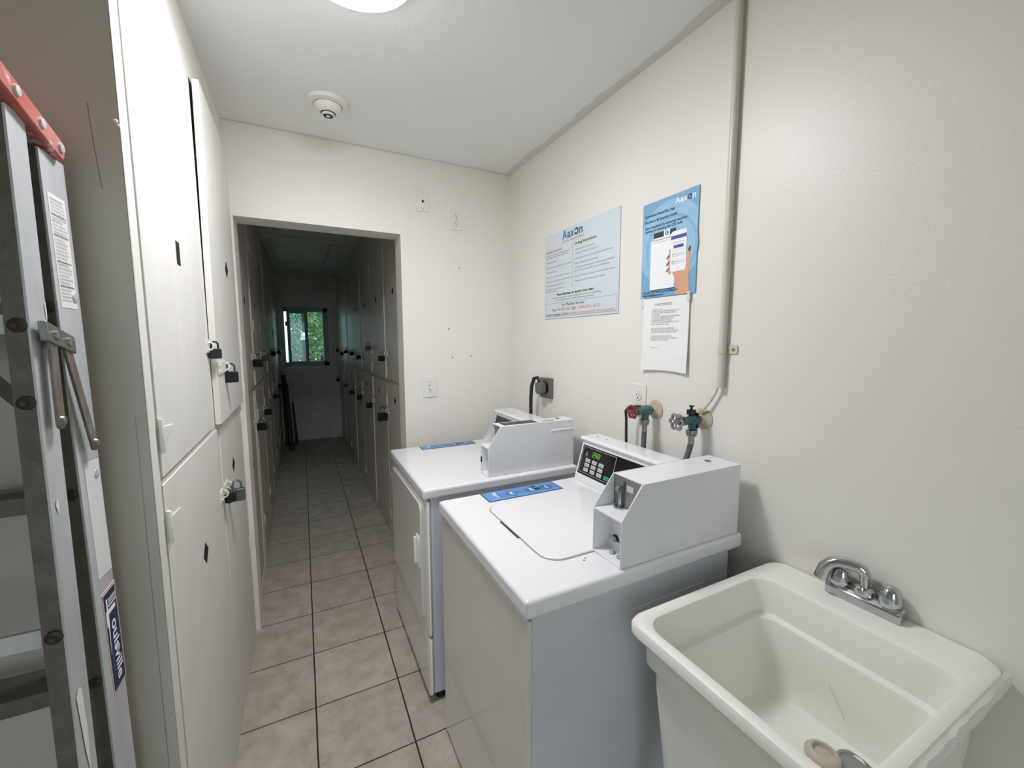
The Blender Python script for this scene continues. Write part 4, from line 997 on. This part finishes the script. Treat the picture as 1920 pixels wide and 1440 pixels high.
# spreader: bracket plate and two folded bars
sb = build('spreader_bracket', MB().hexa([(-.3445, .862, 1.500), (-.334, .862, 1.500), (-.334, .945, 1.478), (-.3445, .945, 1.478)], [(-.3445, .860, 1.530), (-.334, .860, 1.530), (-.334, .943, 1.506), (-.3445, .943, 1.506)]), STEEL, la, bevel=.002)
for y, z in ((.885, 1.508), (.922, 1.498)): build('rivet', MB().lathe([(.008, 0), (.007, .003), (0, .004)], (-.334, y, z), (1, 0, 0), 12), STEEL, sb)
def bar(p0, p1, w_=.010):
    p0, p1 = Vector(p0), Vector(p1); d = (p1-p0).normalized(); q = Vector((0, d.z, -d.y)).normalized()*w_
    a = [p0-q, p0+q, p1+q, p1-q]; mb = MB().hexa([p+Vector((0, 0, 0)) for p in a], [p+Vector((.004, 0, 0)) for p in a])
    mb.cyl(p1, p1+Vector((.004, 0, 0)), w_, n=16).cyl(p0, p0+Vector((.004, 0, 0)), w_, n=16); return mb
b_ = build('spreader_bar', bar((-.341, .882, 1.497), (-.338, .873, 1.375)), RUST, la); build('rivet', MB().lathe([(.008, 0), (.006, .004), (0, .005)], (-.334, .873, 1.378), (1, 0, 0), 12), STEEL, b_)
b_ = build('spreader_bar', bar((-.341, .925, 1.487), (-.336, .970, 1.318)), RUST, la); build('rivet', MB().lathe([(.008, 0), (.006, .004), (0, .005)], (-.332, .970, 1.322), (1, 0, 0), 12), STEEL, b_)
# labels on the front rail web
def web_pt(y, z, d): return Vector((xs(z)+d, y, z))
def web_quad(mb, y0, y1, z0, z1, d0, d1, sk=0):
    mb.hexa([web_pt(y0, z0, d0), web_pt(y1, z0+sk, d0), web_pt(y1, z1+sk, d0), web_pt(y0, z1, d0)], [web_pt(y0, z0, d1), web_pt(y1, z0+sk, d1), web_pt(y1, z1+sk, d1), web_pt(y0, z1, d1)])
t = MB(); web_quad(t, .953, 1.008, 1.555, 1.738, 0, .0006); wl = build('warning_label', t, LWHITE, la)
t = MB(); z = 1.728; k = 0; random.seed(5)
words = ['WARNING', 'KEEP BODY CENTERED BETWEEN RAILS', 'DO NOT STAND ON TOP', 'SET ALL FOUR FEET ON FIRM LEVEL SURFACE', 'LOCK SPREADERS', 'FACE LADDER WHEN CLIMBING', 'INSPECT BEFORE USE', 'DO NOT OVERLOAD', 'WEAR SLIP RESISTANT SHOES']
while z > 1.562:
    write(t, words[k % 9], web_pt(.957, z, .0012), (0, 1, 0), (0, 0, 1), .0048 if k % 6 else .006, width=.046*random.uniform(.7, 1)); z -= .0058; k += 1
for z in (1.70, 1.668, 1.625, 1.585): web_quad(t, .957, 1.004, z+.0045, z+.006, .0007, .001)
build('label_print', t, INKL, wl)
t = MB(); web_quad(t, .956, 1.012, 1.075, 1.288, 0, .0008, -.004); build('white_tape', t, TAPE, la)
t = MB(); web_quad(t, .955, 1.016, .846, 1.045, 0, .0006); bl = build('maker_label', t, LWHITE, la)
t = MB(); web_quad(t, .9565, 1.0145, .8475, 1.0435, .0006, .0009); build('red_border', t, LRED, bl)
t = MB(); web_quad(t, .9585, 1.0125, .8495, 1.0415, .0009, .0012); build('white_border', t, LWHITE, bl)
t = MB(); web_quad(t, .9605, 1.0105, .8515, 1.0395, .0012, .0015); build('navy_field', t, NAVY, bl)
t = MB()
def vert_text(mb, s_, y, z, size, width, bold=0):     # reads downwards
    tmp = MB(); write(tmp, s_, (0, 0, 0), (1, 0, 0), (0, 1, 0), size, width, bold)
    mb.add([web_pt(y+p.y, z-p.x, .0022) for p in tmp.v], tmp.f)
vert_text(t, 'L', .962, 1.012, .056, .030, .02)
vert_text(t, 'ouisville', .979, .982, .036, .118, .02)
t.add([web_pt(y, z, .0021) for y, z in ((.966, 1.03), (.972, 1.03), (.972, .985), (.964, .92), (.966, .985))], [(0, 1, 2, 3, 4)])
for k in range(8): t.add([web_pt(y, z, .0021) for y, z in ((.976+.004*k, 1.024), (.978+.004*k, 1.024), (.978+.004*k, 1.017), (.976+.004*k, 1.017))], [(0, 1, 2, 3)])
t.add([web_pt(y, z, .0021) for y, z in ((.974, 1.027), (1.008, 1.027), (1.008, 1.025), (.974, 1.025))], [(0, 1, 2, 3)]); t.add([web_pt(y, z, .0021) for y, z in ((.974, 1.015), (1.008, 1.015), (1.008, 1.012), (.974, 1.012))], [(0, 1, 2, 3)])
build('maker_lettering', t, INKW, bl)
t = MB(); vert_text(t, 'LADDER', .967, .955, .008, .07); build('small_lettering', t, STICKC, bl)
# white paint smears
for y, z0, z1, w_ in ((.845, .80, .955, .009), (.90, 1.53, 1.56, .002), (.858, 1.235, 1.26, .004)):
    sm = MB().add([(xs(z)+.0012, y+dy_, z) for dy_, z in ((-w_, z1-.01), (0, z1), (w_, z1-.04*(z1-z0)), (w_*1.2, (z0+z1)/2), (w_*.4, z0), (-w_*.3, z0+.3*(z1-z0)))], [(0, 1, 2, 3, 4, 5)])
    build('paint_smear', sm, PLATE, la)

# ------------------------------------------------------------------ outdoors
tag(build('outdoor_ground', MB().box(-14, 14, 7.3, 30, -.2, -.12).box(-14, 14, -20, -1.6, -.2, -.12), GRASS), kind='structure')
nb = thing('neighbour_building', (-2.3, 8.8, -.12), 'white rendered building wall seen through the left edge of the window', 'building')
build('wall', B(-4.4, -.203, 8.3, 9.2, -.12, 3.6), WHITEB, nb); build('roof', B(-4.6, -.15, 8.2, 9.3, 3.6, 3.7), WHITEB, nb)
def tree(x, y, h, R, m, label, n, seed, leaf=.10):
    random.seed(seed); r = thing('tree', (x, y, -.12), label, 'tree')
    build('trunk', MB().tube([(x, y, -.12), (x+.03, y, h*.3), (x-.02, y+.05, h*.7)], [.09, .07, .03], 10), BARK, r)
    f = MB(); vs = []; fs = []
    for k in range(n):
        while True:
            p = Vector((random.uniform(-1, 1), random.uniform(-1, 1), random.uniform(-1, 1)))
            if .3 < p.length < 1: break
        c_ = Vector((x+p.x*R, y+p.y*R*.8, h*.55+p.z*h*.48)); a = Vector((random.gauss(0, 1), random.gauss(0, 1), random.gauss(0, 1))).normalized(); b_ = a.orthogonal().normalized()
        l = leaf*random.uniform(.6, 1.3); i0 = len(vs); vs += [c_-a*l, c_+b_*l*.4, c_+a*l, c_-b_*l*.4]; fs.append((i0, i0+1, i0+2, i0+3))
    f.add(vs, fs); build('foliage', f, m, r)
tree(1.0, 11.3, 3.6, .88, LEAF, 'bright green leafy tree outside, behind the right window pane', 7500, 1, .055)
tree(-.86, 11.6, 3.4, .95, LEAFT, 'bluish green tree outside, behind the left window pane', 7500, 2, .055)
tree(.3, 15.9, 3.6, 2.6, LEAF, 'far green tree filling the gap behind the other two', 7000, 4, .12)
op = thing('outdoor_post', (.075, 8.6, -.12), 'dark post outside the window carrying a white bracket', 'post')
build('post', B(.02, .10, 8.6, 8.66, -.12, 2.6), DARKW, op, bevel=.004)
build('bracket', MB().box(-.01, .12, 8.58, 8.60, 1.52, 1.57).lathe([(.0, 0), (.035, .01), (.035, .05), (.02, .08), (0, .085)], (.04, 8.57, 1.57), n=14), PLATE, op)
